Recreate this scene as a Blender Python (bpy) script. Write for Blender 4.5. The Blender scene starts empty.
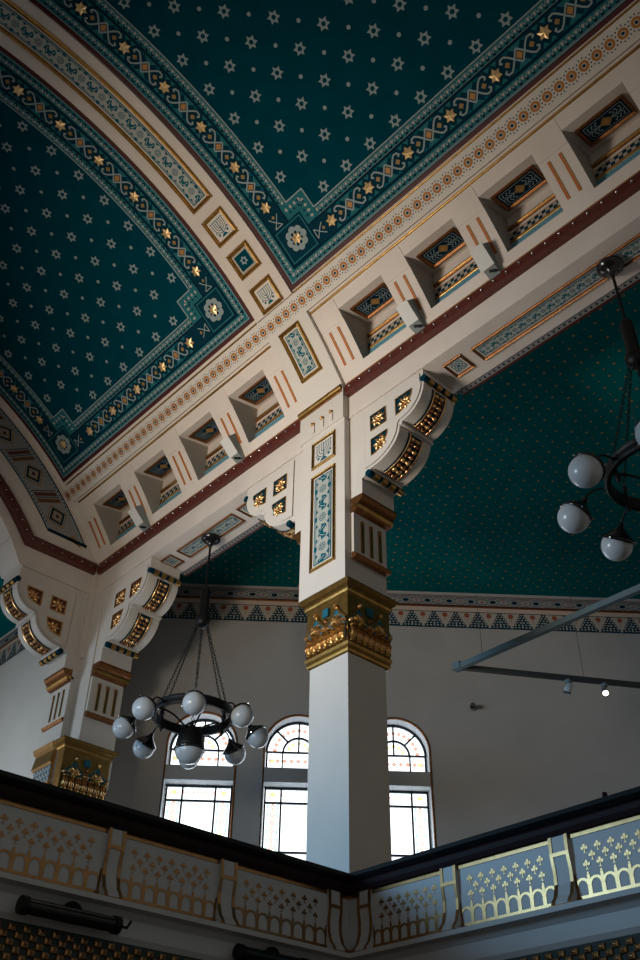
import bpy, math, random
from mathutils import Vector, Matrix
random.seed(7)
S = bpy.context.scene
COL = S.collection
sin, cos, pi, rad = math.sin, math.cos, math.pi, math.radians

# ------------------------------------------------------------------ materials
M = {}
def mat(name, col, rough=.7, metal=0., noise=0., nscale=3., bump=0., bscale=40., emit=0., spec=.3, col2=None, coat=0.):
    m = bpy.data.materials.new(name); m.use_nodes = True
    nt = m.node_tree; b = nt.nodes['Principled BSDF']
    b.inputs['Base Color'].default_value = (*col, 1)
    b.inputs['Roughness'].default_value = rough
    b.inputs['Metallic'].default_value = metal
    b.inputs['Specular IOR Level'].default_value = spec
    if coat: b.inputs['Coat Weight'].default_value = coat
    if emit:
        b.inputs['Emission Color'].default_value = (*col, 1); b.inputs['Emission Strength'].default_value = emit
    if noise or bump:
        tc = nt.nodes.new('ShaderNodeTexCoord')
    if noise:
        n = nt.nodes.new('ShaderNodeTexNoise'); n.inputs['Scale'].default_value = nscale; n.inputs['Detail'].default_value = 6
        nt.links.new(tc.outputs['Object'], n.inputs['Vector'])
        r = nt.nodes.new('ShaderNodeValToRGB')
        c2 = col2 or tuple(c*(1-noise) for c in col)
        r.color_ramp.elements[0].position = .3; r.color_ramp.elements[0].color = (*c2, 1)
        r.color_ramp.elements[1].position = .7; r.color_ramp.elements[1].color = (*col, 1)
        nt.links.new(n.outputs['Fac'], r.inputs['Fac']); nt.links.new(r.outputs['Color'], b.inputs['Base Color'])
        if emit: nt.links.new(r.outputs['Color'], b.inputs['Emission Color'])
    if bump:
        n2 = nt.nodes.new('ShaderNodeTexNoise'); n2.inputs['Scale'].default_value = bscale; n2.inputs['Detail'].default_value = 4
        nt.links.new(tc.outputs['Object'], n2.inputs['Vector'])
        bp = nt.nodes.new('ShaderNodeBump'); bp.inputs['Strength'].default_value = bump; bp.inputs['Distance'].default_value = .02
        nt.links.new(n2.outputs['Fac'], bp.inputs['Height']); nt.links.new(bp.outputs['Normal'], b.inputs['Normal'])
    M[name] = m
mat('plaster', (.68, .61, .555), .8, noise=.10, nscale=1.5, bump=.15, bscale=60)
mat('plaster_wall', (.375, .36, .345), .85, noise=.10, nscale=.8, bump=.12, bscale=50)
mat('plaster_white', (.63, .59, .54), .75, noise=.06, nscale=1.2, bump=.1, bscale=60)
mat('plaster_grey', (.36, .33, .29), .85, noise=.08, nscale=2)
mat('rail_plaster', (.52, .55, .56), .5, noise=.06, nscale=2)
mat('teal', (.0008, .052, .078), .62, spec=.0, noise=.15, nscale=2.2)
mat('teal_dark', (.004, .034, .055), .6, spec=.0)
mat('teal_light', (.022, .135, .16), .65, spec=.0)
mat('teal_paint', (.004, .095, .135), .6, spec=.0)
mat('aisle_teal', (.0015, .125, .135), .8, spec=.0, noise=.2, nscale=.8)
mat('dark_line', (.004, .022, .04), .6, spec=.0)
mat('pale', (.24, .31, .33), .7)
mat('pale_blue', (.38, .40, .37), .7)
mat('cream', (.38, .34, .29), .7)
mat('brown_red', (.075, .012, .010), .5, noise=.2, nscale=6)
mat('wood_red', (.105, .020, .013), .4, noise=.35, nscale=9, spec=.5)
mat('orange', (.42, .115, .022), .5)
mat('ochre', (.40, .19, .05), .55)
mat('olive', (.26, .16, .05), .55)
mat('dot_gold', (.27, .18, .07), .5)
mat('gold', (.52, .30, .09), .36, metal=1.0, noise=.35, nscale=7, bump=.15, bscale=30)
mat('gold_star', (.92, .64, .32), .38, metal=.75)
mat('gold_leaf', (.82, .49, .21), .30, metal=.9, noise=.25, nscale=9)
mat('rail_gold', (.40, .23, .10), .30, metal=.95, noise=.25, nscale=9)
mat('bronze', (.30, .125, .045), .45, metal=.85, noise=.4, nscale=12, bump=.3, bscale=40)
mat('blue_band', (.13, .30, .37), .7)
mat('handrail', (.020, .008, .010), .6, noise=.3, nscale=5, spec=.15)
mat('handrail_top', (.004, .007, .008), .4, spec=.3)
mat('iron', (.004, .004, .0045), .5, metal=.0, spec=.25)
mat('iron_glossy', (.012, .012, .013), .2, metal=.3, spec=.6)
mat('opal', (.46, .50, .53), .25, spec=.5)
mat('chrome', (.6, .6, .6), .2, metal=1)
mat('bar_grey', (.12, .17, .19), .45, metal=.3)
mat('box_white', (.60, .60, .58), .6)
mat('box_grey', (.22, .25, .25), .6)
mat('lamp_lit', (1, .93, .8), .5, emit=3)
mat('sky_glass', (.90, .96, 1.0), .3, emit=2.0)
mat('sky_rose', (1.0, .50, .38), .3, emit=.85)
mat('sky_green', (.45, .80, .74), .3, emit=1.0)
mat('sky_gold', (1.0, .82, .32), .3, emit=1.05)
mat('frame_dark', (.010, .018, .028), .5)
mat('reveal', (.60, .68, .74), .7)
mat('floor', (.25, .2, .16), .6, noise=.2)
mat('flower2', (.10, .03, .02), .6)
mat('grey_dark', (.06, .06, .06), .6)
mat('flower', (.26, .045, .02), .6)
mat('chain_grey', (.26, .25, .24), .7)
mat('pinkish', (.50, .38, .31), .7)
mat('umber', (.13, .06, .025), .6)
mat('weave_back', (.035, .055, .05), .7)
mat('cap_blue', (.008, .115, .165), .5)

# ------------------------------------------------------------------ mesh builder
class MB:
    def __init__(s): s.v = []; s.f = []; s.m = []; s.mats = []; s.sm = []
    def mi(s, name):
        if name not in s.mats: s.mats.append(name)
        return s.mats.index(name)
    def poly(s, pts, m, smooth=False):
        i = len(s.v); s.v += [tuple(p) for p in pts]; s.f.append(tuple(range(i, i+len(pts)))); s.m.append(s.mi(m)); s.sm.append(smooth)
    def grid(s, rows, m, smooth=True, close=False):
        i = len(s.v); n = len(rows[0])
        for r in rows: s.v += [tuple(p) for p in r]
        k = s.mi(m)
        for a in range(len(rows)-1):
            for b in range(n if close else n-1):
                c = (b+1) % n
                s.f.append((i+a*n+b, i+a*n+c, i+(a+1)*n+c, i+(a+1)*n+b)); s.m.append(k); s.sm.append(smooth)
    def box(s, p0, p1, m, T=None):
        (x0, y0, z0), (x1, y1, z1) = p0, p1
        P = [(x0,y0,z0),(x1,y0,z0),(x1,y1,z0),(x0,y1,z0),(x0,y0,z1),(x1,y0,z1),(x1,y1,z1),(x0,y1,z1)]
        if T: P = [T(*p) for p in P]
        i = len(s.v); s.v += [tuple(p) for p in P]; k = s.mi(m)
        for f in ((0,3,2,1),(4,5,6,7),(0,1,5,4),(1,2,6,5),(2,3,7,6),(3,0,4,7)):
            s.f.append(tuple(i+q for q in f)); s.m.append(k); s.sm.append(False)
    def prism(s, prof, a0, a1, T, m, ends=True, smooth=False, closed=True):
        """profile of (p,q) swept from a0 to a1 through T(a,p,q)"""
        s.grid([[T(a0, *q) for q in prof], [T(a1, *q) for q in prof]], m, smooth, closed)
        if ends:
            s.poly([T(a0, *q) for q in prof], m); s.poly([T(a1, *q) for q in prof], m)
    def tube(s, pts, r, m, n=8, radii=None, caps=True):
        pts = [Vector(p) for p in pts]; rows = []
        up = Vector((0, 0, 1))
        for i, p in enumerate(pts):
            t = (pts[min(i+1, len(pts)-1)] - pts[max(i-1, 0)]).normalized()
            a = t.cross(up)
            if a.length < 1e-3: a = t.cross(Vector((1, 0, 0)))
            a.normalize(); b = t.cross(a)
            rr = radii[i] if radii else r
            rows.append([p + (a*cos(2*pi*k/n) + b*sin(2*pi*k/n))*rr for k in range(n)])
        s.grid(rows, m, True, True)
        if caps: s.poly(rows[0][::-1], m); s.poly(rows[-1], m)
    def lathe(s, prof, c, m, n=24, axis=None, a0=0, a1=2*pi):
        """profile of (r,h) around axis from point c"""
        ax = Vector(axis).normalized() if axis else Vector((0, 0, 1))
        a = ax.cross(Vector((0, 0, 1)))
        if a.length < 1e-3: a = Vector((1, 0, 0))
        a.normalize(); b = ax.cross(a); c = Vector(c)
        rows = [[c + ax*h + (a*cos(2*pi*k/n)+b*sin(2*pi*k/n))*r for k in range(n)] for r, h in prof]
        s.grid(rows, m, True, True)
    def build(s, name, parent=None, **kw):
        me = bpy.data.meshes.new(name); me.from_pydata(s.v, [], s.f)
        for x in s.mats: me.materials.append(M[x])
        me.polygons.foreach_set('material_index', s.m); me.polygons.foreach_set('use_smooth', s.sm); me.update()
        o = bpy.data.objects.new(name, me); COL.objects.link(o)
        if parent is not None:
            o.parent = parent; o.matrix_parent_inverse = parent.matrix_world.inverted() if False else Matrix.Translation(-Vector(parent.location))
        for k, v in kw.items(): o[k] = v
        return o
def thing(name, label, cat, loc=(0, 0, 0), group=None):
    o = bpy.data.objects.new(name, None); COL.objects.link(o); o.location = loc; o.empty_display_size = .2
    o['label'] = label; o['category'] = cat
    if group: o['group'] = group
    return o
def tag(o, label, cat, group=None):
    o['label'] = label; o['category'] = cat
    if group: o['group'] = group
    return o
def struct(o, label, cat='wall'):
    o['kind'] = 'structure'; o['label'] = label; o['category'] = cat; return o

# painting on a surface T(u, v, h)
class Paint:
    def __init__(s, mb, T): s.b = mb; s.T = T
    def poly(s, uv, m, h): s.b.poly([s.T(u, v, h) for u, v in uv], m)
    def rect(s, u0, v0, u1, v1, m, h, nv=1, nu=1):
        s.b.grid([[s.T(u0+(u1-u0)*i/nu, v0+(v1-v0)*j/nv, h) for i in range(nu+1)] for j in range(nv+1)], m, nv > 1 or nu > 1)
    def disc(s, u, v, r, m, h, n=10, rv=None, a0=0):
        rv = rv or r
        s.poly([(u+r*cos(a0+2*pi*k/n), v+rv*sin(a0+2*pi*k/n)) for k in range(n)], m, h)
    def ring(s, u, v, r0, r1, m, h, n=14, a=0, b=2*pi):
        s.b.grid([[s.T(u+r*cos(a+(b-a)*k/n), v+r*sin(a+(b-a)*k/n), h) for k in range(n+1)] for r in (r0, r1)], m, False)
    def dia(s, u, v, a, b, m, h): s.poly([(u-a, v), (u, v-b), (u+a, v), (u, v+b)], m, h)
    def line(s, pts, w, m, h, close=False):
        P = list(pts)
        if close: P = P + [P[0]]
        L = []; R = []; n = len(P)
        for i, p in enumerate(P):
            a = P[i-1] if i > 0 else (P[-2] if close else p); b = P[i+1] if i < n-1 else (P[1] if close else p)
            d1 = Vector((p[0]-a[0], p[1]-a[1])); d2 = Vector((b[0]-p[0], b[1]-p[1]))
            d1 = d1.normalized() if d1.length > 1e-9 else d2.normalized(); d2 = d2.normalized() if d2.length > 1e-9 else d1
            t = (d1+d2)
            t = t.normalized() if t.length > 1e-6 else d1
            k = 1/max(.5, t.dot(d1)); nrm = Vector((-t.y, t.x))*w/2*k
            L.append((p[0]+nrm.x, p[1]+nrm.y)); R.append((p[0]-nrm.x, p[1]-nrm.y))
        s.b.grid([[s.T(u, v, h) for u, v in L], [s.T(u, v, h) for u, v in R]], m, False)
    def star(s, u, v, r, m, h, k=.56, n=6, a0=pi/2, hole=0, mh=None):
        P = [(u+(r if i % 2 == 0 else r*k)*cos(a0+pi*i/n), v+(r if i % 2 == 0 else r*k)*sin(a0+pi*i/n)) for i in range(2*n)]
        if hole:
            Q = [(u+r*hole*cos(a0+pi*i/n), v+r*hole*sin(a0+pi*i/n)) for i in range(2*n)]
            s.b.grid([[s.T(*p, h) for p in P+[P[0]]], [s.T(*p, h) for p in Q+[Q[0]]]], m, False)
        else:
            for i in range(2*n): s.poly([(u, v), P[i], P[(i+1) % (2*n)]], m, h)
    def bump(s, u, v, ru, rv, rh, m, ang=0, h0=0, n=10, k=3):
        c, d = cos(ang), sin(ang); rows = []
        for j in range(k+1):
            t = pi/2*j/k*.999
            rows.append([s.T(u+(ru*cos(t)*cos(2*pi*i/n))*c-(rv*cos(t)*sin(2*pi*i/n))*d, v+(ru*cos(t)*cos(2*pi*i/n))*d+(rv*cos(t)*sin(2*pi*i/n))*c, h0+rh*sin(t)) for i in range(n)])
        s.b.grid(rows, m, True, True)
    def frame(s, u0, v0, u1, v1, prof, m, nv=1):
        """moulded frame; prof = [(inset, height)...]"""
        def loop(d, h):
            a = [(u0+d, v0+d), (u1-d, v0+d)]
            for j in range(1, nv): a.append((u1-d, v0+d+(v1-v0-2*d)*j/nv))
            a += [(u1-d, v1-d), (u0+d, v1-d)]
            for j in range(nv-1, 0, -1): a.append((u0+d, v0+d+(v1-v0-2*d)*j/nv))
            return [s.T(*q, h) for q in a]
        s.b.grid([loop(*q) for q in prof], m, False, True)
    def slab(s, u0, v0, u1, v1, h0, h1, m, nv=1):
        s.rect(u0, v0, u1, v1, m, h1, nv)
        for a, b, c, d in ((u0, v0, u0, v1), (u1, v0, u1, v1)):
            s.b.grid([[s.T(a, b+(d-b)*j/nv, h) for j in range(nv+1)] for h in (h0, h1)], m, False)
        for vv in (v0, v1): s.poly([(u0, vv)], m, h0) if False else s.b.poly([s.T(u0, vv, h0), s.T(u1, vv, h0), s.T(u1, vv, h1), s.T(u0, vv, h1)], m)
    def rod(s, u0, u1, v, r, m, h0=0, n=6, vert=False):
        """half-round moulding along u (or along v when vert)"""
        rows = []
        for k in range(n+1):
            a = pi*k/n
            rows.append([s.T(*( (v+r*cos(a), uu) if vert else (uu, v+r*cos(a)) ), h0+r*sin(a)) for uu in [u0+(u1-u0)*i/8 for i in range(9)]])
        s.b.grid(rows, m, True)

# ------------------------------------------------------------------ dimensions of the hall
YC, ZC, RV = -8.9, 10.8, 10.28                 # centre and radius of the nave's barrel vault
TH0 = math.atan2(15.9-ZC, math.sqrt(RV**2-(15.9-ZC)**2))
XL, XR = -9.82, 14.6                           # far end wall, near end of what is built
def vault(x, s, h=0): r = RV-h; t = TH0+s/RV; return (x, YC+r*cos(t), ZC+r*sin(t))
def faceY(y0, sgn=-1): return lambda u, v, h: (u, y0+sgn*h, v)
def faceX(x0, sgn=1): return lambda u, v, h: (x0+sgn*h, u, v)
def under(z0): return lambda u, v, h: (u, v, z0-h)
SOF = 15.15                                    # underside of the arcade beam
FRAME = [(0, 0), (.0, .03), (.025, .055), (.05, .035), (.075, .045), (.095, .0)]
FRAME_S = [(0, 0), (.0, .022), (.02, .04), (.04, .025), (.06, .032), (.075, .0)]

# ------------------------------------------------------------------ nave vault
b = MB(); STOT = (pi-2*TH0)*RV
S0 = 1.98
b.grid([[vault(x, S0+(STOT-S0)*j/60, 0) for x in (XL, XR)] for j in range(61)], 'plaster')
b.grid([[vault(x, S0+(STOT-S0)*j/60, -.35) for x in (XL, XR)] for j in range(61)], 'plaster')
for x in (XL, XR): b.grid([[vault(x, S0+(STOT-S0)*j/60, h) for h in (0, -.35)] for j in range(61)], 'plaster')
for s_ in (S0, STOT): b.poly([vault(XL, s_, 0), vault(XR, s_, 0), vault(XR, s_, -.35), vault(XL, s_, -.35)], 'plaster')
struct(b.build('ceiling'), 'cream plastered barrel vault over the nave', 'ceiling')

# cove face below the vault, with the openings of the niches
BAYR = [.74+1.94*k for k in range(4)]
BAYL = [-3.08, -5.06, -7.03, -9.0]
NW = 1.28
nlefts = sorted(BAYR+BAYL)
b = MB(); P = Paint(b, vault)
P.rect(XL, 0, XR, .46, 'plaster', 0, 3)
P.rect(XL, 1.72, XR, S0, 'plaster', 0, 2)
edge = XL
for x in nlefts+[XR]:
    P.rect(edge, .46, x, 1.72, 'plaster', 0, 8); edge = x+NW
# raised head of each strip between the niches, slightly tucked face below it
segs = []
for x in BAYL: segs.append((x+NW, x+NW+.69))
segs.append((-9.62, -9.02))
for i, x in enumerate(BAYR): segs.append((x+NW, x+NW+.66))
segs.append((.07, .74))
for a, c in segs: P.slab(a, 1.47, c, 1.98, 0, .012, 'plaster', 3)
# beam over the arcade
b.box((XL-.98, 0, SOF), (XR, 1.03, 15.75), 'plaster')
b.box((XL-.98, .02, 15.75), (XR, 1.03, 18.2), 'plaster')
b.box((XL-.98, -.0, 15.75), (XR, .02, 15.93), 'plaster')
struct(b.build('wall_nave_side'), 'cream plaster beam and cove above the arcade on the nave side')

# ------------------------------------------------------------------ niches
def niche(x, label):
    t = thing('wall_niche', label, 'niche', vault(x+NW/2, .46), 'painted niches in the cove')
    x1 = x+NW; zb = vault(0, .46)[2]; zt = 17.5; b = MB()
    fr = [vault(0, .46+1.26*j/6)[1:] for j in range(7)]
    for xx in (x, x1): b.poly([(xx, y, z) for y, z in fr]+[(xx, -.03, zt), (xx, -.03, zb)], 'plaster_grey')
    yt, zf = fr[-1]
    b.poly([(x, -.03, zb), (x1, -.03, zb), (x1, -.03, zt), (x, -.03, zt)], 'plaster')
    b.poly([(x, yt, zf), (x1, yt, zf), (x1, -.03, zt), (x, -.03, zt)], 'plaster')
    b.poly([(x, fr[0][0], zb), (x1, fr[0][0], zb), (x1, -.03, zb), (x, -.03, zb)], 'plaster')
    b.build('recess', t)
    # framed painted panel on the soffit
    k = (zt-zf)/(-.03-yt)
    T = lambda u, v, h: (u, v, zf+(v-yt)*k-h)
    b = MB(); P = Paint(b, T)
    u0, u1, v0, v1 = x+.15, x1-.14, yt+.20, -.19
    P.frame(u0, v0, u1, v1, [(0, 0), (0, .05), (.03, .06), (.065, .02)], 'bronze'); pf = b.build('soffit_frame', t)
    b = MB(); P = Paint(b, T)
    P.rect(u0+.06, v0+.06, u1-.06, v1-.06, 'dark_line', .012)
    P.rect(u0+.10, v0+.10, u1-.10, v1-.10, 'pale', .016); P.rect(u0+.115, v0+.115, u1-.115, v1-.115, 'dark_line', .019)
    cu, cv = (u0+u1)/2, (v0+v1)/2
    P.dia(cu, cv, .13, .13, 'olive', .024); P.star(cu, cv, .075, 'ochre', .028, n=4)
    for sx in (-1, 1):
        for sy in (-1, 1):
            for i in range(3):
                P.line([(cu+sx*(.13+.08*i), cv+sy*.01), (cu+sx*(.20+.07*i), cv+sy*.06), (cu+sx*(.17+.08*i), cv+sy*.11)], .014, 'pale', .024)
                P.disc(cu+sx*(.15+.085*i), cv+sy*.115, .018, 'pale', .024, 6)
        P.line([(cu+sx*.12, cv), (cu+sx*.38, cv)], .016, 'pale', .024)
    b.build('painted_soffit', pf)
    # mouldings and painted bands on the back
    P = None; F = faceY(-.03)
    b = MB(); P = Paint(b, F); P.rod(x, x1, 17.12, .055, 'bronze'); P.rod(x, x1, 17.12, .03, 'gold', .035); b.build('roll_moulding', t)
    b = MB(); P = Paint(b, F); P.rect(x, 16.74, x1, 16.98, 'cream', .01)
    for i in range(15):
        for j in range(2):
            if (i+j) % 2: continue
            P.rect(x+i*NW/15, 16.77+j*.09, x+(i+1)*NW/15, 16.86+j*.09, 'teal_dark', .014)
    P.rect(x, 16.745, x1, 16.768, 'ochre', .014); P.rect(x, 16.952, x1, 16.975, 'ochre', .014)
    b.build('checkered_band', t)
    b = MB(); P = Paint(b, F); P.rod(x, x1, 16.71, .03, 'gold'); b.build('gilded_rod', t)
    b = MB(); P = Paint(b, F); P.rect(x, zb, x1, 16.68, 'blue_band', .012)
    for i in range(19): P.disc(x+(i+.5)*NW/19, 16.60, .014, 'teal_dark', .016, 6)
    b.build('blue_band', t)
NL = {.74: 'deep painted niche in the cove just right of the gold capped pillar',
      2.68: 'painted niche in the cove second to the right of the pillar, above a white uplight',
      4.62: 'painted niche in the cove third to the right of the pillar',
      6.56: 'painted niche in the cove at the upper right corner of the photo'}
for x in BAYR: niche(x, NL[round(x, 2)])
for x, l in zip(BAYL, ['painted niche in the cove just left of the pillar below the framed knotwork',
                       'painted niche in the cove second to the left of the pillar',
                       'painted niche in the cove second from the far corner',
                       'smallest looking painted niche in the cove beside the far left corner']): niche(x, l)
# orange double stripes on the strips between the niches
def stripes(xm, label):
    t = thing('painted_strip', label, 'wall strip', vault(xm, .5), 'strips with two orange bars between the niches')
    for dx in (-.13, .12):
        b = MB(); P = Paint(b, vault)
        P.slab(xm+dx-.03, .58, xm+dx+.03, 1.40, .001, .014, 'orange', 5); P.slab(xm+dx+.012, .60, xm+dx+.03, 1.38, .014, .017, 'ochre', 5)
        b.build('orange_bar', t)
SX = [(-9.32, 'two orange bars on the strip in the far left corner'), (-7.37, 'two orange bars above the leftmost white uplight'),
      (-5.40, 'two orange bars between the second and third niche left of the pillar'), (-3.43, 'two orange bars above the white uplight nearer the pillar on its left'),
      (-1.45, 'two orange bars beside the left edge of the framed knotwork over the pillar'),
      (.40, 'two orange bars directly right of the pillar head'), (2.35, 'two orange bars above the white uplight nearest the pillar on its right'),
      (4.29, 'two orange bars above the rightmost white uplight'), (6.22, 'two orange bars between the third and fourth niche right of the pillar'),
      (8.17, 'two orange bars cut by the right edge of the photo')]
for x, l in SX: stripes(x, l)

# white wedge uplights on the sill
def uplight(x, label):
    t = thing('uplight', label, 'spotlight', vault(x, .25, .02), 'white wedge uplights on the moulding')
    b = MB(); w = .26
    # wedge: point low on the moulding, glass face tilted up
    pr = [(-.02, 16.02), (-.50, 16.30), (-.68, 16.62), (-.36, 16.62)]
    pr = [(0.0, 15.98), (-.30, 16.10), (-.62, 16.42), (-.40, 16.66), (-.22, 16.35)]
    b.prism(pr, x-w/2, x+w/2, lambda a, p, q: (a, p-.02, q), 'box_grey'); b.build('housing', t)
    b = MB(); b.box((x-w/2-.02, -.66, 16.40), (x+w/2+.02, -.28, 16.44), 'box_white', T=lambda X, Y, Z: (X, Y-.0, Z+( -.66-Y)*-.0)); 
    b = MB(); b.poly([(x-w/2-.02, -.33, 16.09), (x+w/2+.02, -.33, 16.09), (x+w/2+.02, -.655, 16.42), (x-w/2-.02, -.655, 16.42)], 'box_white')
    b.prism([(-.325, 16.095), (-.335, 16.075), (-.675, 16.405), (-.655, 16.425)], x-w/2-.02, x+w/2+.02, lambda a, p, q: (a, p, q), 'box_white')
    b.build('front_plate', t)
    b = MB(); b.tube([(x, -.30, 16.02), (x+.12, -.25, 15.97)], .03, 'iron'); b.build('bolt', t)
uplight(2.28, 'white wedge uplight on the moulding nearest the pillar on its right')
uplight(4.22, 'white wedge uplight on the moulding farthest to the right')
uplight(-3.48, 'white wedge uplight on the moulding between the pillar and the left chandelier mount')
uplight(-7.37, 'white wedge uplight on the moulding farthest to the left')

# ------------------------------------------------------------------ gilded rods + band of rings
def rodthing(x0, x1, s, r, label):
    b = MB(); P = Paint(b, vault); P.rod(x0, x1, s, r*.8, 'gold'); tag(b.build('gilded_moulding'), label, 'moulding')
rodthing(.06, XR-.3, 2.03, .035, 'gilt rod running above the niches right of the pillar')
rodthing(-9.5, -1.24, 2.03, .035, 'gilt rod running above the niches left of the pillar')
rodthing(-.04, XR-.3, 2.655, .028, 'thin gilt rod under the right starry ceiling panel')
rodthing(-9.6, -1.32, 2.655, .028, 'thin gilt rod under the left starry ceiling panel')
b = MB(); P = Paint(b, vault); P.rect(-9.66, 2.11, XR-.3, 2.61, 'plaster_white', .066, 2)
for v in (2.11, 2.61): P.b.grid([[vault(-9.66, v, h), vault(XR-.3, v, h)] for h in (0, .066)], 'plaster_white', False)
x = 3.24-.264*49
while x < XR-.5:
    P.ring(x, 2.365, .046, .100, 'ochre', .070, 12); P.ring(x, 2.365, .066, .080, 'orange', .073, 12)
    P.disc(x, 2.365, .034, 'teal_dark', .072, 6)
    for k in range(12):
        a = pi/12+pi*k/6; P.disc(x+.138*cos(a), 2.365+.138*sin(a), .0165, 'teal_dark', .0705, 5)
    x += .264
tag(b.build('ring_frieze'), 'long white band painted with orange rings and dark dots', 'frieze')

# ------------------------------------------------------------------ starry panels
def star_panel(x0, x1, s0, s1, label, smax, lat):
    t = thing('starry_ceiling_panel', label, 'painted ceiling', vault((x0+x1)/2, s0), 'starry teal ceiling panels')
    nv = 48
    b = MB(); P = Paint(b, vault); P.rect(x0+.08, s0+.08, x1-.08, s1, 'teal', .004, nv); 
    # stars and dots of the field
    ox, os_, px, ps = lat
    i0 = int((x0-ox)/px)-1
    for i in range(i0, int((x1-ox)/px)+2):
        for j in range(-8, 20):
            for dx, ds, kind in ((0, 0, 's'), (.5, .5, 'd')):
                X, Y_ = ox+(i+dx)*px, os_+(j+ds)*ps
                if X < x0+1.25 or X > x1-1.25 or Y_ < s0+1.25 or Y_ > smax: continue
                if (X < x0+1.72 or X > x1-1.72) and Y_ < s0+1.72: continue
                if kind == 's': P.star(X, Y_, .145, 'pale', .012, k=.56, hole=.33)
                else: P.disc(X, Y_, .046, 'pale', .012, 8)
    b.build('star_field', t)
    b = MB(); P = Paint(b, vault)
    P.rect(x0, s0, x1, s0+.085, 'brown_red', .01); P.rect(x0, s0, x0+.085, s1, 'brown_red', .01, nv); P.rect(x1-.085, s0, x1, s1, 'brown_red', .01, nv)
    b.build('brown_edge', t)
    # border bands, drawn along each side in (along, inward)
    b = MB()
    sides = [(lambda a, c: (x0+a, s0+c), x1-x0, 1), (lambda a, c: (x0+c, s0+a), s1-s0, 0), (lambda a, c: (x1-c, s0+a), s1-s0, 0)]
    stars = []
    for f, L, both in sides:
        A_START = (1.75 if x1 > 0 else 1.95) if both else 1.77
        T = lambda u, v, h, f=f: vault(*f(u, v), h)
        P = Paint(b, T); n = 1 if both else nv
        E = L-.12 if both else L
        def strip(a0, a1, c0, c1, m, h):
            b.grid([[T(a0+(a1-a0)*i/n, c, h) for i in range(n+1)] for c in (c0, c1)], m, n > 1)
        strip(.1, E, .105, .125, 'pale', .012)
        strip(.13, E, .13, .33, 'teal_light', .008)
        strip(.33, E, .33, .37, 'dark_line', .012)
        A0 = 1.23; A1 = L-1.23 if both else L
        strip(A0, A1, .37, .85, 'teal_dark', .008)
        strip(A0, A1, .85, .885, 'dark_line', .012)
        B0 = 1.55; B1 = L-1.55 if both else L
        strip(B0-.02, B1+(.02 if both else 0), .89, 1.065, 'teal_light', .008)
        strip(B0, B1, 1.07, 1.10, 'pale', .012)
        amax = (L if both else smax-s0)
        # small chain of lozenges and half rounds
        for c, a, e in ((.23, .25, amax-.25), (.975, B0+.05, amax-(B0 if both else 0))):
            while a < e:
                P.dia(a, c+.02, .034, .050, 'pale', .012); P.dia(a, c+.02, .018, .026, 'pinkish', .014); P.line([(a+.034, c+.065), (a+.072, c-.02), (a+.11, c+.065)], .016, 'pale', .013)
                P.disc(a+.072, c-.045, .034, 'dark_line', .012, 7)
                a += .146
            P.line([(.2, c-.085), (e, c-.085)], .008, 'pale', .011) if both else None
        # strapwork between the gilt stars
        a = A_START; PIT = (L-2*A_START)/round((L-2*A_START)/1.09) if both else 1.085
        while a < (L-A_START+.01 if both else amax):
            stars.append(f(a, .61))
            m_ = a+.545
            if m_ < (L-A_START if both else amax-.3):
                for sg in (-1, 1):
                    P.poly([(m_-.15, .61+sg*.215), (m_+.15, .61+sg*.215), (m_, .61+sg*.06)], 'teal_light', .0105)
                    for q in (-1, 1):
                        P.line([(m_, .61+sg*.14), (m_+q*.115, .61), (m_+q*.20, .61+sg*.105), (m_+q*.27, .61+sg*.165), (m_+q*.345, .61+sg*.155), (m_+q*.375, .61+sg*.105), (m_+q*.335, .61+sg*.075)], .036, 'pale', .015)
                        P.poly([(m_+q*.13, .61+sg*.215), (m_+q*.26, .61+sg*.215), (m_+q*.20, .61+sg*.15)], 'teal_paint', .0125)
                        P.poly([(m_+q*.40, .61+sg*.215), (m_+q*.54, .61+sg*.215), (m_+q*.46, .61+sg*.13)], 'teal_light', .0125)
                P.dia(m_, .61, .072, .085, 'ochre', .017); P.dia(m_, .61, .095, .11, 'dark_line', .016)
                for q in (-1, 1): P.star(m_+q*.275, .61, .062, 'olive', .0165, n=4, k=.7)
            a += PIT
        # first half motif next to the rosette
        for q, a0 in ((1, 1.26), (-1, L-1.26)):
            if q < 0 and not both: continue
            P.line([(a0, .50), (a0, .72)], .02, 'pale', .014); P.line([(a0, .50), (a0+q*.16, .66), (a0+q*.26, .74)], .022, 'pale', .014)
            P.line([(a0, .72), (a0+q*.16, .56), (a0+q*.26, .48)], .022, 'pale', .014); P.star(a0+q*.24, .61, .05, 'olive', .014, n=4)
    b.build('patterned_border', t)
    # corner blocks with rosette
    for cx, q in ((x0, 1), (x1, -1)):
        T = lambda u, v, h, cx=cx, q=q: vault(cx+q*u, s0+v, h)
        b = MB(); P = Paint(b, T)
        P.rect(.37, .37, 1.23, 1.23, 'dark_line', .013, 4); P.rect(.41, .41, 1.19, 1.19, 'teal_light', .016, 4); P.rect(.44, .44, 1.16, 1.16, 'teal_dark', .019, 4)
        P.rect(.885, 1.2, 1.56, 1.56, 'teal_light', .0122, 2); P.rect(1.2, .885, 1.56, 1.25, 'teal_light', .0122, 2)
        P.line([(1.085, 1.56+.02), (1.085, 1.56), (1.57, 1.555), (1.57, 1.085)], .03, 'pale', .0135)
        for i in range(4):
            for m_, k_, h_ in (('pale', 1.5, .0128), ('pinkish', .8, .0134)):
                P.dia(.98+.13*i, 1.43, .026*k_, .036*k_, m_, h_); P.dia(1.43, .98+.13*i, .036*k_, .026*k_, m_, h_)
            P.disc(1.04+.13*i, 1.34, .026, 'dark_line', .0131, 7); P.disc(1.34, 1.04+.13*i, .026, 'dark_line', .0131, 7)
        c = .82
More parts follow.
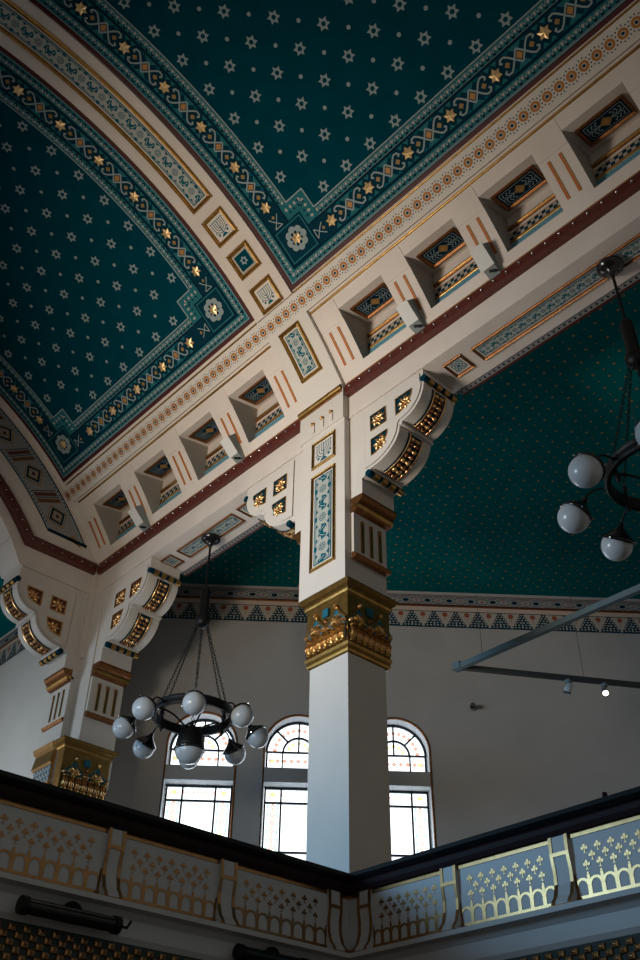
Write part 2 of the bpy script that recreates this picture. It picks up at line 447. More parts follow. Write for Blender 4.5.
        for k in range(8):
            a = pi*k/4; P.disc(c+.19*cos(a), c+.19*sin(a), .095, 'pale', .022+.0004*k, 10)
        P.disc(c, c, .19, 'pale', .026, 14)
        for k in range(8):
            a = pi/8+pi*k/4; P.disc(c+.13*cos(a), c+.13*sin(a), .035, 'dark_line', .029, 8)
        P.disc(c, c, .085, 'teal_dark', .030, 10)
        b.build('corner_rosette', t)
        stars.append((cx+q*c, s0+c))
    for X, Y_ in stars:
        if Y_ > smax: continue
        b = MB(); r = .138; P = []
        for i in range(12):
            a = pi/2+pi*i/6; rr = r if i % 2 == 0 else r*.6; P.append(vault(X+rr*cos(a), Y_+rr*sin(a), .034))
        c_ = vault(X, Y_, .062)
        for i in range(12): b.poly([P[i], P[(i+1) % 12], c_], 'gold_star')
        Q = [tuple(Vector(p)+(Vector((0, YC, ZC))-Vector((0, p[1], p[2]))).normalized()*-.025) for p in P]
        b.grid([P+[P[0]], Q+[Q[0]]], 'gold_star', False)
        b.build('gilded_star', t)
star_panel(-.06, 12.26, 2.70, STOT-2.7, 'large teal ceiling panel with pale stars at the upper right of the arched rib', 12.5, (4.714, 4.732, .688, .767))
star_panel(-9.67, -1.31, 2.745, STOT-2.745, 'teal ceiling panel with pale stars left of the arched rib, meeting the far end wall', 12.0, (-2.60, 4.80, .715, .775))

# ------------------------------------------------------------------ interlace ornament
def interlace(P, u0, v0, u1, v1, h, along='v', bg='teal_paint', fg='pale_blue'):
    """knotwork strip; drawn along its long side"""
    if along == 'u':
        Q = Paint(P.b, lambda u, v, hh: P.T(v, u, hh)); return interlace(Q, v0, u0, v1, u1, h, 'v', bg, fg)
    W = u1-u0; c = (u0+u1)/2; L = v1-v0; n = max(1, round(L/(W*1.25))); p = L/n; ns = max(1, int(L/.3))
    P.rect(u0, v0, u1, v1, bg, h, ns)
    P.b.grid([[P.T(c+sg*(W/2-W*.055), v0+W*.055+(L-W*.11)*j/ns, h+.003) for j in range(ns+1)] for sg in (-1, 1)], fg, False)
    P.b.grid([[P.T(c+sg*(W/2-W*.10), v0+W*.10+(L-W*.20)*j/ns, h+.005) for j in range(ns+1)] for sg in (-1, 1)], bg, False)
    P.b.grid([[P.T(c+sg*(W/2-W*.135), v0+W*.12+(L-W*.24)*j/ns, h+.007) for j in range(ns+1)] for sg in (-1, 1)], fg, False)
    for i in range(n):
        m = v0+(i+.5)*p; R = W*.19; hh = h+.010
        for sg in (-1, 1):
            # scalloped edge
            P.disc(c+sg*W*.375, m, W*.075, bg, hh, 8, p*.10)
            for q in (-1, 1): P.poly([(c+sg*W*.37, m+q*p*.17), (c+sg*W*.37, m+q*p*.33), (c+sg*W*.25, m+q*p*.26)], bg, hh)
        P.ring(c, m, R*.86, R, bg, hh, 14)
        for k in range(6):
            a = pi*k/3+.3; P.disc(c+R*.52*cos(a), m+R*.52*sin(a), R*.20, bg, hh, 6)
        P.disc(c, m, R*.16, bg, hh, 6)
        # leaf between the rosettes
        for sg in ((-1, 1) if n > 1 else (-1, 1)):
            z = m+sg*p*.36; d = sg
            Z = lambda a, e: (c+W*a*1.25, z+d*p*e*1.25)
            P.poly([Z(-.04, -.10), Z(.16, -.06), Z(.20, .02), Z(.08, .05)], bg, hh); P.poly([Z(.08, .05), Z(.02, .12), Z(-.16, .10), Z(-.19, .02), Z(-.06, .0)], bg, hh); P.poly([Z(-.06, .0), Z(-.04, -.10), Z(.08, .05)], bg, hh)
            P.line([Z(-.12, .06), Z(0, .01), Z(.12, -.02)], W*.035, fg, hh+.002)

def menorah(P, u, v, w, h, m='teal_paint'):
    """seven branched lamp, w = overall width"""
    P.line([(u, v-w*.42), (u, v+w*.35)], w*.045, m, h)
    for r in (.14, .27, .40):
        P.ring(u, v+w*.30*0+w*.12, w*(r-.018), w*(r+.018), m, h, 10, pi, 2*pi)
        for sg in (-1, 1): P.line([(u+sg*w*r, v+w*.12), (u+sg*w*r, v+w*.33)], w*.036, m, h)
    for k in range(-3, 4): P.disc(u+k*w*.134, v+w*.40, w*.045, m, h, 6)
    P.poly([(u-w*.22, v-w*.48), (u+w*.22, v-w*.48), (u+w*.08, v-w*.34), (u-w*.08, v-w*.34)], m, h)
    for sg in (-1, 1):
        P.disc(u+sg*w*.30, v-w*.30, w*.07, m, h, 7); P.disc(u+sg*w*.40, v-w*.15, w*.05, m, h, 6)

def framed(T, u0, v0, u1, v1, parent, kind, fm='gold', prof=FRAME, nv=1, along='v', name='framed_panel'):
    b = MB(); P = Paint(b, T); P.frame(u0, v0, u1, v1, prof, fm, nv); f = b.build(name, parent)
    d = prof[-1][0]; b = MB(); P = Paint(b, T); a = (u0+d, v0+d, u1-d, v1-d)
    cu, cv = (u0+u1)/2, (v0+v1)/2
    P.rect(*a, 'plaster_white' if kind != 'star' else 'cream', .006, nv)
    if kind == 'menorah': menorah(P, cu, cv, min(u1-u0, v1-v0)-2*d-.05, .011)
    elif kind == 'star':
        P.rect(a[0]+.05, a[1]+.05, a[2]-.05, a[3]-.05, 'teal', .010); P.star(cu, cv, .115, 'pale', .014, hole=.34, k=.6)
    elif kind == 'leaf':
        w = (min(a[2]-a[0], a[3]-a[1]))/2-.04
        P.rect(cu-w, cv-w, cu+w, cv+w, 'teal_paint', .010); P.disc(cu, cv, w*.95, 'pale_blue', .012, 12)
        for k in range(8):
            t = pi*k/4; P.disc(cu+w*.6*cos(t), cv+w*.6*sin(t), w*.16, 'teal_paint', .015, 6); 
        P.star(cu, cv, w*.38, 'teal_paint', .016, n=4)
        for sx in (-1, 1):
            for sy in (-1, 1): P.disc(cu+sx*w*.8, cv+sy*w*.8, w*.17, 'pale_blue', .013, 7)
    elif kind == 'knot': 
        g = .035; interlace(P, a[0]+g, a[1]+g, a[2]-g, a[3]-g, .010, along)
    b.build('painted_ornament', f); return f

# ------------------------------------------------------------------ arched rib
RIB0, RIB1 = -1.27, -.06
t = thing('arched_rib', 'cream arched rib with gold framed panels between the two starry ceiling panels', 'rib', vault(-.65, 2.7))
b = MB(); P = Paint(b, vault); P.slab(RIB0, 2.64, RIB1, STOT-2.7, 0, .07, 'plaster', 48); b.build('rib_band', t)
rt = lambda u, v, h: vault(u, v, h+.07)
framed(rt, -.98, 2.66, -.30, 3.33, t, 'menorah')
framed(rt, -.98, 3.60, -.30, 4.26, t, 'star')
framed(rt, -.98, 4.50, -.30, 5.19, t, 'menorah')
framed(rt, -.98, 5.45, -.30, 12.2, t, 'knot', nv=28)

# ------------------------------------------------------------------ studded mouldings
ST = [(15.74, 0), (15.74, .10), (15.80, .125), (16.00, .13), (16.07, .10), (16.07, 0)]
def studded(x0, x1, label):
    t = thing('studded_moulding', label, 'moulding', ((x0+x1)/2, 0, 15.74), 'dark red mouldings with brass studs')
    b = MB(); b.prism([(-h, z) for z, h in ST], x0, x1, lambda a, p, q: (a, p, q), 'wood_red'); 
    P = Paint(b, faceY(-.10)); P.rod(x0, x1, 16.065, .012, 'ochre'); b.build('moulding_bar', t)
    n = round((x1-x0)/.303)
    for i in range(n):
        x = x0+(i+.5)*(x1-x0)/n
        b = MB(); P = Paint(b, faceY(-.127)); P.bump(x, 15.9, .052, .052, .02, 'brown_red', n=10); P.bump(x, 15.9, .028, .028, .045, 'chrome', n=8); b.build('stud', t)
studded(.09, XR-.3, 'dark red moulding with brass studs running right from the pillar head')
studded(-9.68, -1.36, 'dark red moulding with brass studs between the pillar and the far corner')
# the one on the end wall: level, then rising as an arch
t = thing('studded_moulding', 'dark red studded moulding on the far end wall rising into an arch', 'moulding', (XL, -1, 15.74), 'dark red mouldings with brass studs')
path = [(-.14, 15.9)]+[(-.14-2.0*i/6, 15.9) for i in range(1, 6)]
RA = 8.45; tA = math.atan2(5.1, math.sqrt(RA**2-5.1**2))
arc = [(YC+RA*cos(tA+(pi-2*tA)*i/60), ZC+RA*sin(tA+(pi-2*tA)*i/60)) for i in range(61)]
path = [(-.14, 15.9)]+arc+[(YC*2+.14, 15.9)]
b = MB()
def offset_path(path, d):
    out = []
    for i, p in enumerate(path):
        a = Vector(path[max(i-1, 0)]); c = Vector(path[min(i+1, len(path)-1)]); q = Vector(p)
        d1 = (q-a).normalized() if i else (c-q).normalized(); d2 = (c-q).normalized() if i < len(path)-1 else d1
        n1 = Vector((d1.y, -d1.x)); n2 = Vector((d2.y, -d2.x)); n = (n1+n2).normalized(); out.append(q+n*d/max(.3, n.dot(n1)))
    return out
rows = [[(XL+h, *p) for p in offset_path(path, o)] for o, h in ((.165, 0), (.165, .10), (.10, .13), (-.10, .13), (-.165, .10), (-.165, 0))]
b.grid(rows, 'wood_red', False); b.build('moulding_bar', t)
pts = []; L = 0; nxt = .18
for i in range(len(path)-1):
    a, c = Vector(path[i]), Vector(path[i+1]); l = (c-a).length
    while nxt < L+l: pts.append(a+(c-a)*((nxt-L)/l)); nxt += .303
    L += l
for p in pts[:34]:
    b = MB(); P = Paint(b, faceX(XL+.127)); P.bump(p.x, p.y, .052, .052, .02, 'brown_red', n=10); P.bump(p.x, p.y, .028, .028, .045, 'chrome', n=8); b.build('stud', t)

# ------------------------------------------------------------------ end wall with its great arch
b = MB(); n = 60
outer = [(0.9, SOF), (.9, 16.0)]
def arcp(R, i, t0=None): 
    t0 = math.atan2(15.3-ZC, 6.9) if t0 is None else t0
    return (YC+R*cos(t0+(pi-2*t0)*i/n), ZC+R*sin(t0+(pi-2*t0)*i/n))
Ri = 7.99; ti = math.asin((15.8-ZC)/Ri); to = math.asin((15.8-ZC)/(RV+.02))
for x in (XL, XL-.98):
    b.grid([[(x, *arcp(Ri, i, ti)) for i in range(n+1)], [(x, *arcp(RV+.02, i, to)) for i in range(n+1)]], 'plaster', False)
b.grid([[(x, *arcp(Ri, i, ti)) for i in range(n+1)] for x in (XL, XL-.98)], 'plaster', True)
for yy, sg in ((0, 1), (2*YC, -1)):
    for x in (XL, XL-.98): b.poly([(x, yy, SOF), (x, yy-sg*2.25, SOF), (x, yy-sg*2.661, 15.8), (x, yy, 15.8)], 'plaster')
    b.poly([(XL, yy, SOF), (XL-.98, yy, SOF), (XL-.98, yy-sg*2.25, SOF), (XL, yy-sg*2.25, SOF)], 'plaster')
    b.poly([(XL, yy-sg*2.25, SOF), (XL-.98, yy-sg*2.25, SOF), (XL-.98, yy-sg*2.661, 15.8), (XL, yy-sg*2.661, 15.8)], 'plaster')
struct(b.build('wall_end'), 'cream end wall of the nave with a great arch')
# painted band with lozenges on the lunette
t = thing('lozenge_frieze', 'arched painted band with dark lozenges on the far end wall at left', 'frieze', (XL, -1, 16.4))
ROa, RIa = 10.12, 9.14
def lun(w, a, h): # w across 0..1, a = angle
    return (XL+h, YC+(RIa+(ROa-RIa)*w)*cos(a), ZC+(RIa+(ROa-RIa)*w)*sin(a))
b = MB(); P = Paint(b, lun); LZ0, LZP = .7015, .142
aO = math.asin((16.45-ZC)/ROa); aI = math.asin((16.45-ZC)/RIa)
def band(w0, w1, m, h, a0=None, nn=40):
    f = lambda w: math.asin((16.45-ZC)/(RIa+(ROa-RIa)*w)) if a0 is None else a0
    b.grid([[lun(w, f(w)+(1.9-f(w))*i/nn, h) for i in range(nn+1)] for w in (w0, w1)], m, False)
band(0, 1, 'chain_grey', .006); band(0, .035, 'dark_line', .010); band(.965, 1, 'dark_line', .010); band(.05, .11, 'pale', .010); band(.89, .95, 'pale', .010)
# closing border at the foot
q0, q1 = lun(0, aI, .012), lun(1, aO, .012)
b.poly([q0, q1, (q1[0], q1[1], q1[2]+.10), (q0[0], q0[1], q0[2]+.10)], 'dark_line')
for i in range(80):
    a = aI+.03+i*.0125
    for w in (.08, .92): 
        if w > .5 or a > aI: P.dia(w, a, .022, .003, 'dark_line', .014)
for i in range(7):
    a = LZ0+i*LZP
    P.dia(.5, a, .36, .040, 'olive', .012); P.dia(.5, a, .31, .0345, 'pale', .014); P.dia(.5, a, .28, .031, 'dark_line', .016); P.dia(.5, a, .20, .022, 'olive', .018); P.dia(.5, a, .15, .0165, 'chain_grey', .020); P.dia(.5, a, .07, .008, 'brown_red', .022)
    for q in (-1, 0):
        z = a+LZP/2
        P.poly([(.16, z+.008+q*.022), (.84, z-.014+q*.022), (.84, z-.002+q*.022), (.16, z+.020+q*.022)], 'umber' if q else 'flower2', .012)
        P.line([(.14, z+.026+q*.022), (.86, z+.003+q*.022)], .0025, 'dark_line', .013)
pass
P.poly([(.50, .635), (.84, .592), (.76, .632)], 'olive', .012)
b.build('painted_band', t)

# ------------------------------------------------------------------ brackets of the arcade
def bracket(O, d, w, label, dz=0, ground='teal_dark'):
    O = Vector((O[0], O[1], dz)); d = Vector((*d, 0)); w = Vector((*w, 0))
    T = lambda a, c, z: tuple(O+d*a+w*c+Vector((0, 0, z)))
    t = thing('scalloped_bracket', label, 'bracket', T(.2, .48, 13.4), 'scalloped brackets under the beams')
    c0, c1 = .03, .93
    # profile: corbel block, two convex lobes, head
    pr = [(-.1, 11.62), (.15, 11.62), (.15, 12.70), (.22, 12.8), (.40, 12.92), (.40, 13.36), (.62, 13.42)]
    lob = []
    for i in range(17): a = pi/2*i/16; lob.append((.66+.80*sin(a), 14.10-.62*cos(a)))
    lob2 = []
    for i in range(17): a = pi/2*i/16; lob2.append((1.52+.62*sin(a), 14.80-.64*cos(a)))
    full = pr+lob+[(1.52, 14.10)]+lob2+[(2.14, 15.14-dz), (-.1, 15.14-dz)]
    b = MB(); b.prism(full, c0, c1, lambda a, p, q: T(p, a, q), 'plaster_white'); b.build('bracket_body', t)
    # shallow border on the visible cheek
    S_ = lambda u, v, h: T(u, c0-h, v)
    b = MB(); P = Paint(b, S_)
    P.slab(-.02, 13.45, .50, 13.62, 0, .02, 'plaster_white') if False else None
    o_ = [(.42, 13.50), (.42, 15.08), (2.10, 15.08), (2.10, 14.84)]
    P.poly([(.50, 13.52), (.50, 15.05), (2.06, 15.05), (2.06, 14.80)]+[(x-.05, z+.05) for x, z in lob2[::-1]]+[(x-.05, z+.05) for x, z in lob[::-1]], 'plaster_white', .025)
    P.line([(.50, 13.52), (.50, 15.05), (2.06, 15.05)], .03, 'plaster', .028)
    b.build('cheek_panel', t)
    # gilded leaf panels on the cheek
    def leafpanel(pts):
        b = MB(); P = Paint(b, S_)
        cx = sum(p[0] for p in pts)/len(pts); cz = sum(p[1] for p in pts)/len(pts)
        inn = [(cx+(x-cx)*.86, cz+(z-cz)*.86) for x, z in pts]
        P.b.grid([[S_(*p, .0) for p in pts], [S_(*p, .045) for p in pts], [S_(*p, .045) for p in inn], [S_(*p, .03) for p in inn]], 'gold', False, True)
        P.poly(inn, ground, .030)
        for k in range(7):
            a = 2*pi*k/7+.4; P.bump(cx+.105*cos(a), cz+.10*sin(a), .085, .036, .04, 'gold_leaf', a, .030, 8, 2)
        P.bump(cx, cz, .04, .04, .05, 'gold_leaf', 0, .03, 8, 2)
        for i in range(9): P.bump(cx+random.uniform(-.13, .13), cz+random.uniform(-.13, .13), .04, .018, .03, 'gold_leaf', random.uniform(0, 3), .03, 6, 2)
        b.build('gilded_leaf_panel', t)
    leafpanel([(.70, 14.38), (1.14, 14.38), (1.14, 14.79), (.70, 14.79)])
    q = [(1.40+.46*cos(a), 14.79-.43*sin(a)) for a in [pi/2*i/6 for i in range(7)]]
    leafpanel([(1.40, 14.79)]+q)
    q = [(.70+.46*cos(a), 14.16-.42*sin(a)) for a in [pi/2*i/6 for i in range(7)]]
    leafpanel([(.70, 14.16)]+q)
    # gilded relief on each lobe
    for lb in (lob, lob2):
        b = MB(); n = len(lb)
        def LT(u, v, h, lb=lb, n=n):   # u along lobe 0..1, v across
            k = min(n-1.001, max(0, u*(n-1))); i = int(k); f = k-i
            x = lb[i][0]*(1-f)+lb[i+1][0]*f; z = lb[i][1]*(1-f)+lb[i+1][1]*f
            dx, dz = lb[i+1][0]-lb[i][0], lb[i+1][1]-lb[i][1]; l = math.hypot(dx, dz)
            return T(x+dz/l*h, v, z-dx/l*h)
        P = Paint(b, LT)
        b.grid([[LT(.06+.88*i/8, v, .012) for i in range(9)] for v in (.28, .68)], 'teal_dark', True)
        b.grid([[LT(.06+.88*i/8, v, .016) for i in range(9)] for v in (.28, .33)], 'teal_dark', True)
        for v in (.34, .68): b.grid([[LT(.06+.88*i/8, v+dv, .012+hh) for i in range(9)] for dv, hh in ((-.02, 0), (0, .03), (.02, 0))], 'gold_leaf', True)
        for i in range(8):
            u = .10+.105*i
            for sg in (-1, 1): P.bump(u, .49+sg*.075, .052, .05, .05, 'gold_leaf' if i % 2 else 'bronze', .4*sg, .012, 8, 2)
            P.bump(u, .49, .03, .022, .06, 'gold_leaf', 0, .012, 7, 2)
        b.build('gilded_relief', t)
    # fillet between the lobes, dentil cornices
    b = MB(); b.box((1.44, c0-.01, 14.075), (1.53, c1+.01, 14.135), 'plaster_white', T=T); b.build('cusp_fillet', t)
    for a0, z0, nm in ((.54, 13.36, 'lower'), (2.10, 14.86, 'upper')):
        b = MB(); c = MB
        b.tube([T(a0+.05, c0-.03, z0+.02), T(a0+.05, c1+.03, z0+.02)], .075, 'teal_dark', 10)
        P = None
        for k in range(4):
            y = c0+.10+.225*k
            b.tube([T(a0+.068, y, z0), T(a0+.068, y+.135, z0)], .078, 'gold', 10)
        b.build('dentil_roll', t)
    # gilt mouldings and dark gilt flutes on the corbel below
    b = MB()
    b.prism([(.10, 12.66), (.26, 12.68), (.30, 12.76), (.30, 12.81), (.38, 12.86), (.42, 12.93), (.42, 12.98), (.10, 13.0)], c0-.02, c1+.05, lambda a, p, q: T(p, a, q), 'bronze')
    b.prism([(.1, 12.74), (.285, 12.715), (.315, 12.77), (.315, 12.81), (.1, 12.81)], c0-.03, c1+.06, lambda a, p, q: T(p, a, q), 'gold'); b.build('gilded_cornice', t)
    b = MB(); b.prism([(.10, 11.60), (.20, 11.60), (.24, 11.67), (.16, 11.73), (.1, 11.73)], c0-.02, c1+.03, lambda a, p, q: T(p, a, q), 'bronze'); b.build('gilded_base_rod', t)
    for k in range(3):
        y = .26+.24*k; b = MB(); b.box((.13, y-.035, 11.80), (.175, y+.035, 12.44), 'gold', T=T); b.tube([T(.15, y, 12.42), T(.15, y, 12.52)], .045, 'gold', 8); b.build('gilded_flute', t)
    return t
bracket((.0, 0), (1, 0), (0, 1), 'large scalloped bracket on the right of the gold capped pillar')
bracket((-1.18, 0), (-1, 0), (0, 1), 'scalloped bracket on the left of the gold capped pillar')
bracket((-9.30, 0), (1, 0), (0, 1), 'scalloped bracket under the beam beside the left chandelier', -.14, 'flower2')
bracket((-9.82, -.04), (0, -1), (-1, 0), 'leftmost scalloped bracket under the far end wall arch', -.14, 'flower2')

# ------------------------------------------------------------------ pillars
def capital(T, L, z0, z1, parent, front_rows=True):
    """one gilded face, u 0..L, drawn on T(u,v,h)"""
    b = MB(); P = Paint(b, T); H = z1-z0
    zc = z0+.30*H
    n = 7
    for i in range(n):     # tongues
        u = L*(i+.5)/n
        P.bump(u, z0+.19*H, L/n*.50, .17*H, .055, 'gold', 0, .015, 10, 3)
        for q in (-1, 0, 1): P.bump(u+q*L/n*.28, z0+.20*H, L/n*.10, .15*H, .075, 'gold_leaf', 0, .02, 6, 2)
        P.bump(u, z0+.355*H, L/n*.46, .04*H, .10, 'gold', 0, .02, 8, 2)
        P.bump(u, z0+.04*H, L/n*.46, .05*H, .06, 'gold', 0, .02, 8, 2)
    for i in range(n+1): P.line([(L*i/n, z0+.04*H), (L*i/n, z0+.36*H)], .016, 'dark_line', .035)
    # teal ground behind two palmettes
    for k in (.24, .76):
        u = L*k
        P.poly([(u-.24*L, z0+.38*H), (u+.24*L, z0+.38*H), (u+.24*L, z0+.50*H), (u+.10*L, z0+.62*H), (u, z0+.78*H), (u-.10*L, z0+.62*H), (u-.24*L, z0+.50*H)], 'cap_blue', .028)
        for j in range(-3, 4):
            a = pi/2+j*.42; P.bump(u+.085*cos(a), z0+.42*H+.105*sin(a), .115, .034, .07, 'gold_leaf' if j % 2 else 'gold', a, .03, 8, 2)
        P.bump(u, z0+.41*H, .07, .05, .11, 'gold', 0, .03, 8, 2)
        for sg in (-1, 1):
            P.line([(u+sg*.25*L, z0+.50*H), (u+sg*.11*L, z0+.66*H), (u, z0+.84*H)], .045, 'gold', .05)
            P.bump(u+sg*.22*L, z0+.44*H, .05, .045, .08, 'gold_leaf', 0, .03, 8, 2)
        P.bump(u, z0+.84*H, .04, .055, .07, 'gold_leaf', 0, .03, 8, 2)
    P.bump(L*.5, z0+.62*H, .06, .06, .05, 'bronze', 0, .02, 10, 2)
    b.build('leaf_relief', parent)
    b = MB(); P = Paint(b, T); P.slab(L*.5-.075, z0+.72*H, L*.5+.075, z0+.90*H, .0, .05, 'cap_blue'); b.build('blue_block', parent)

def pillar_capital(x0, x1, y0, y1, za, zb, parent):
    """gilded block from za to zb around a shaft rectangle"""
    b = MB()
    prof = [(0, za-.02), (.035, za), (.05, za+.04), (.035, za+.08), (.06, za+.11), (.07, za+.17), (.045, za+.21), (.045, zb-.24), (.075, zb-.21), (.09, zb-.17), (.09, zb-.13), (.14, zb-.09), (.14, zb-.07), (.18, zb-.03), (.18, zb), (0, zb+.02)]
    rows = [[(x0-o, y0-o, z), (x1+o, y0-o, z), (x1+o, y1+o, z), (x0-o, y1+o, z)] for o, z in prof]
    b.grid(rows, 'gold', False, True); c = b.build('gilded_capital', parent)
    return c
# pillar in the middle
PIL = thing('square_pillar', 'white square pillar with gilded capital in the middle of the photo', 'pillar', (-.5, .48, 4.7))
b = MB(); b.box((-.99, 0, 4.7), (0, .95, 9.70), 'plaster_white'); b.build('shaft', PIL)
c = pillar_capital(-1.0, .0, .0, 1.0, 9.68, 11.09, PIL)
for o in (1,):
    capital(lambda u, v, h: (-1.02+u, -.045-h, v), 1.04, 9.86, 10.80, c)
    capital(lambda u, v, h: (.045+h, -.02+u, v), 1.04, 9.86, 10.80, c)
b = MB(); b.box((-1.22, -.12, 11.10), (.06, 1.0, SOF-.005), 'plaster_white'); b.box((-1.30, -.16, 15.12), (.06, .01, 15.95), 'plaster_white')
b.build('upper_pier', PIL)
F = faceY(-.12)
framed(F, -.92, 11.66, -.20, 14.02, PIL, 'knot', prof=FRAME_S)
framed(F, -.92, 14.22, -.20, 14.94, PIL, 'menorah', prof=FRAME_S)
F2 = faceY(-.16)
for x in (-.86, -.57, -.29):
    b = MB(); P = Paint(b, F2); P.slab(x-.045, 15.20, x+.045, 15.44, 0, .03, 'plaster'); P.bump(x, 15.46, .055, .05, .075, 'gold', 0, .0, 10, 3); b.build('gilded_drop', PIL)
b = MB(); P = Paint(b, F2); P.rod(-1.33, .03, 16.0, .075, 'gold', .0); P.rod(-1.33, .03, 15.89, .03, 'bronze', .0); P.slab(-1.33, 15.93, .03, 16.09, -.16, .0, 'bronze'); b.build('gilded_cornice', PIL)
# head of the pillar on the cove, up to the band of rings
b = MB(); P = Paint(b, vault); P.slab(-1.22, .12, .05, 2.10, -.05, .10, 'plaster_white', 8); b.build('pillar_head', PIL)
hd = lambda u, v, h: vault(u, v, h+.10)
framed(hd, -.90, .80, -.24, 2.06, PIL, 'knot', nv=6)

# corner pillar at the far left: two arms meeting at right angles
CP = thing('corner_pillar', 'corner pillar with two brackets and gilded capital at the left', 'pillar', (-10.0, .3, 4.7))
b = MB(); b.box((-10.7, .0, 4.7), (-9.32, .98, 9.9), 'plaster_white'); b.box((-10.7, -.22, 4.7), (-9.84, .5, 9.9), 'plaster_white'); b.build('shaft', CP)
b = MB(); b.box((-10.8, .0, 9.9), (-9.24, 1.0, SOF), 'plaster_white'); b.box((-10.8, -.2, 9.9), (-9.82, .5, SOF), 'plaster_white'); b.box((XL-.3, -.12, 13.2), (XL+.12, .1, 17.2), 'plaster'); b.build('upper_pier', CP)
c = pillar_capital(-9.46, -9.28, -.28, .90, 9.42, 10.80, CP)
capital(lambda u, v, h: (-9.235+h, -.28+u, v), 1.20, 9.60, 10.52, c)
# small capital of the other arm
b = MB()
prof = [(0, 9.55), (.05, 9.6), (.05, 9.95), (.03, 9.99), (.03, 10.35), (.06, 10.38), (.09, 10.42), (.05, 10.75), (.10, 10.8), (.12, 10.92), (0, 10.94)]
rows = [[(-10.66-o, -.24-o, z), (-9.88+min(o, .04), -.24-o, z), (-9.88+min(o, .04), .0, z), (-10.66-o, .0, z)] for o, z in prof]
b.grid(rows, 'gold_leaf', False, True)
P = Paint(b, faceY(-.275)); P.rect(-10.66, 9.97, -9.86, 10.40, 'plaster_white', .006)
for i in range(6):
    for j in range(3):
        u, v = -10.60+.135*i, 10.04+.14*j
        P.ring(u, v, .045, .066, 'cap_blue', .010, 8); P.line([(u, v), (u+.065, v+.07)], .022, 'cap_blue', .012)
b.build('trellis_capital', CP)

# ------------------------------------------------------------------ soffit panels of the beam
U = under(SOF)
ts = [((2.46, .25, 2.92, .72), 'leaf', 'small square framed leaf panel under the beam just right of the right bracket'),
      ((3.14, .30, 9.24, .74), 'knot', 'long framed knotwork panel under the beam behind the right chandelier mount'),
      ((-7.20, .30, -6.74, .76), 'leaf', 'small square framed leaf panel under the beam beside the far left bracket'),
      ((-6.50, .32, -4.28, .76), 'knot', 'long framed knotwork panel under the beam around the left chandelier mount'),
      ((-4.08, .30, -3.62, .76), 'leaf', 'small square framed leaf panel under the beam left of the pillar')]
for (u0, v0, u1, v1), k, l in ts:
    t = thing('soffit_panel', l, 'painted panel', ((u0+u1)/2, .5, SOF), 'gold framed panels under the beam')
    framed(U, u0, v0, u1, v1, t, k, prof=[(0, 0), (0, .025), (.012, .04), (.03, .02), (.045, .028), (.055, 0)], along='u', fm='bronze')
# thin patterned strip where the beam meets the aisle ceiling
def edge_strip(x0, x1, label):
    b = MB(); P = Paint(b, under(15.17)); P.rect(x0, 1.03, x1, 1.16, 'chain_grey', .03); P.rect(x0, 1.16, x1, 1.22, 'brown_red', .035)
    b.poly([(x0, 1.03, 15.14), (x1, 1.03, 15.14), (x1, 1.03, 15.2), (x0, 1.03, 15.2)], 'chain_grey')
    P.line([(x0, 1.045), (x1, 1.045)], .012, 'dark_line', .034)
    x = x0+.05
    while x < x1-.05: P.dia(x, 1.10, .03, .035, 'dark_line', .034); x += .12
    tag(b.build('ceiling_edge_border'), label, 'border')
edge_strip(2.2, 12.0, 'thin dark patterned border along the aisle ceiling right of the pillar')
edge_strip(-7.3, -3.3, 'thin dark patterned border along the aisle ceiling left of the pillar')

# ------------------------------------------------------------------ diagonal aisle wall, ceiling, windows
Q = 1.1; P0 = Vector((-5.41, 7.46)); tw = rad(49.6); DV = Vector((cos(tw), sin(tw))); NV = Vector((-DV.y, DV.x))
def WD(u, v, h): p = P0+DV*(u*Q)-NV*(h*Q); return (p.x, p.y, v*Q-.16)
WC = [-4.89, -2.585, -.28, 2.025+8, 4.33+8]
WIN = WC[:3]
# the wall is built as strips around the openings
b = MB(); P = Paint(b, WD); U0, U1 = -8.5, 14.5
R_ = .80; ZS = 10.72; TH = .38
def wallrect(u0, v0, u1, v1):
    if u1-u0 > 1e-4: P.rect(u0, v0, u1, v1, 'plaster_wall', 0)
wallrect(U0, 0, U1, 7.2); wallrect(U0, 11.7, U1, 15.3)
e = U0
for c in WIN:
    wallrect(e, 7.2, c-R_, 11.7); e = c+R_
    wallrect(c-R_, 9.87, c+R_, 10.22)
    n = 24; pts = [(c-R_*cos(pi*i/n), ZS+R_*sin(pi*i/n)) for i in range(n+1)]
    b.grid([[WD(*p, 0) for p in pts], [WD(p[0], 11.7, 0) for p in pts]], 'plaster_wall', False)
    # reveals
    b.grid([[WD(*p, h) for p in pts] for h in (0, -TH)], 'reveal', True)
    for sg in (-1, 1):
        P.b.grid([[WD(c+sg*R_, z, h) for z in (10.22, ZS)] for h in (0, -TH)], 'reveal', False)
        P.b.grid([[WD(c+sg*R_, z, h) for z in (7.2, 9.87)] for h in (0, -TH)], 'reveal', False)
    for z in (7.2, 9.87, 10.22): b.poly([WD(c-R_, z, 0), WD(c+R_, z, 0), WD(c+R_, z, -TH), WD(c-R_, z, -TH)], 'reveal')
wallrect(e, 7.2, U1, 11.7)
for s_ in (0,):
    b.poly([WD(U0, 0, -.5), WD(U1, 0, -.5), WD(U1, 0, 0), WD(U0, 0, 0)], 'plaster_wall'); b.poly([WD(U0, 15.3, -.5), WD(U1, 15.3, -.5), WD(U1, 15.3, 0), WD(U0, 15.3, 0)], 'plaster_wall')
struct(b.build('wall_aisle'), 'plain grey plaster wall of the aisle with three arched windows')
pL = WD(U0, 0, 0)
b = MB(); b.box((-24, pL[1], 0), (pL[0], pL[1]+.3, 16.6), 'plaster_white'); struct(b.build('wall_left'), 'pale wall seen past the corner pillar at the far left')

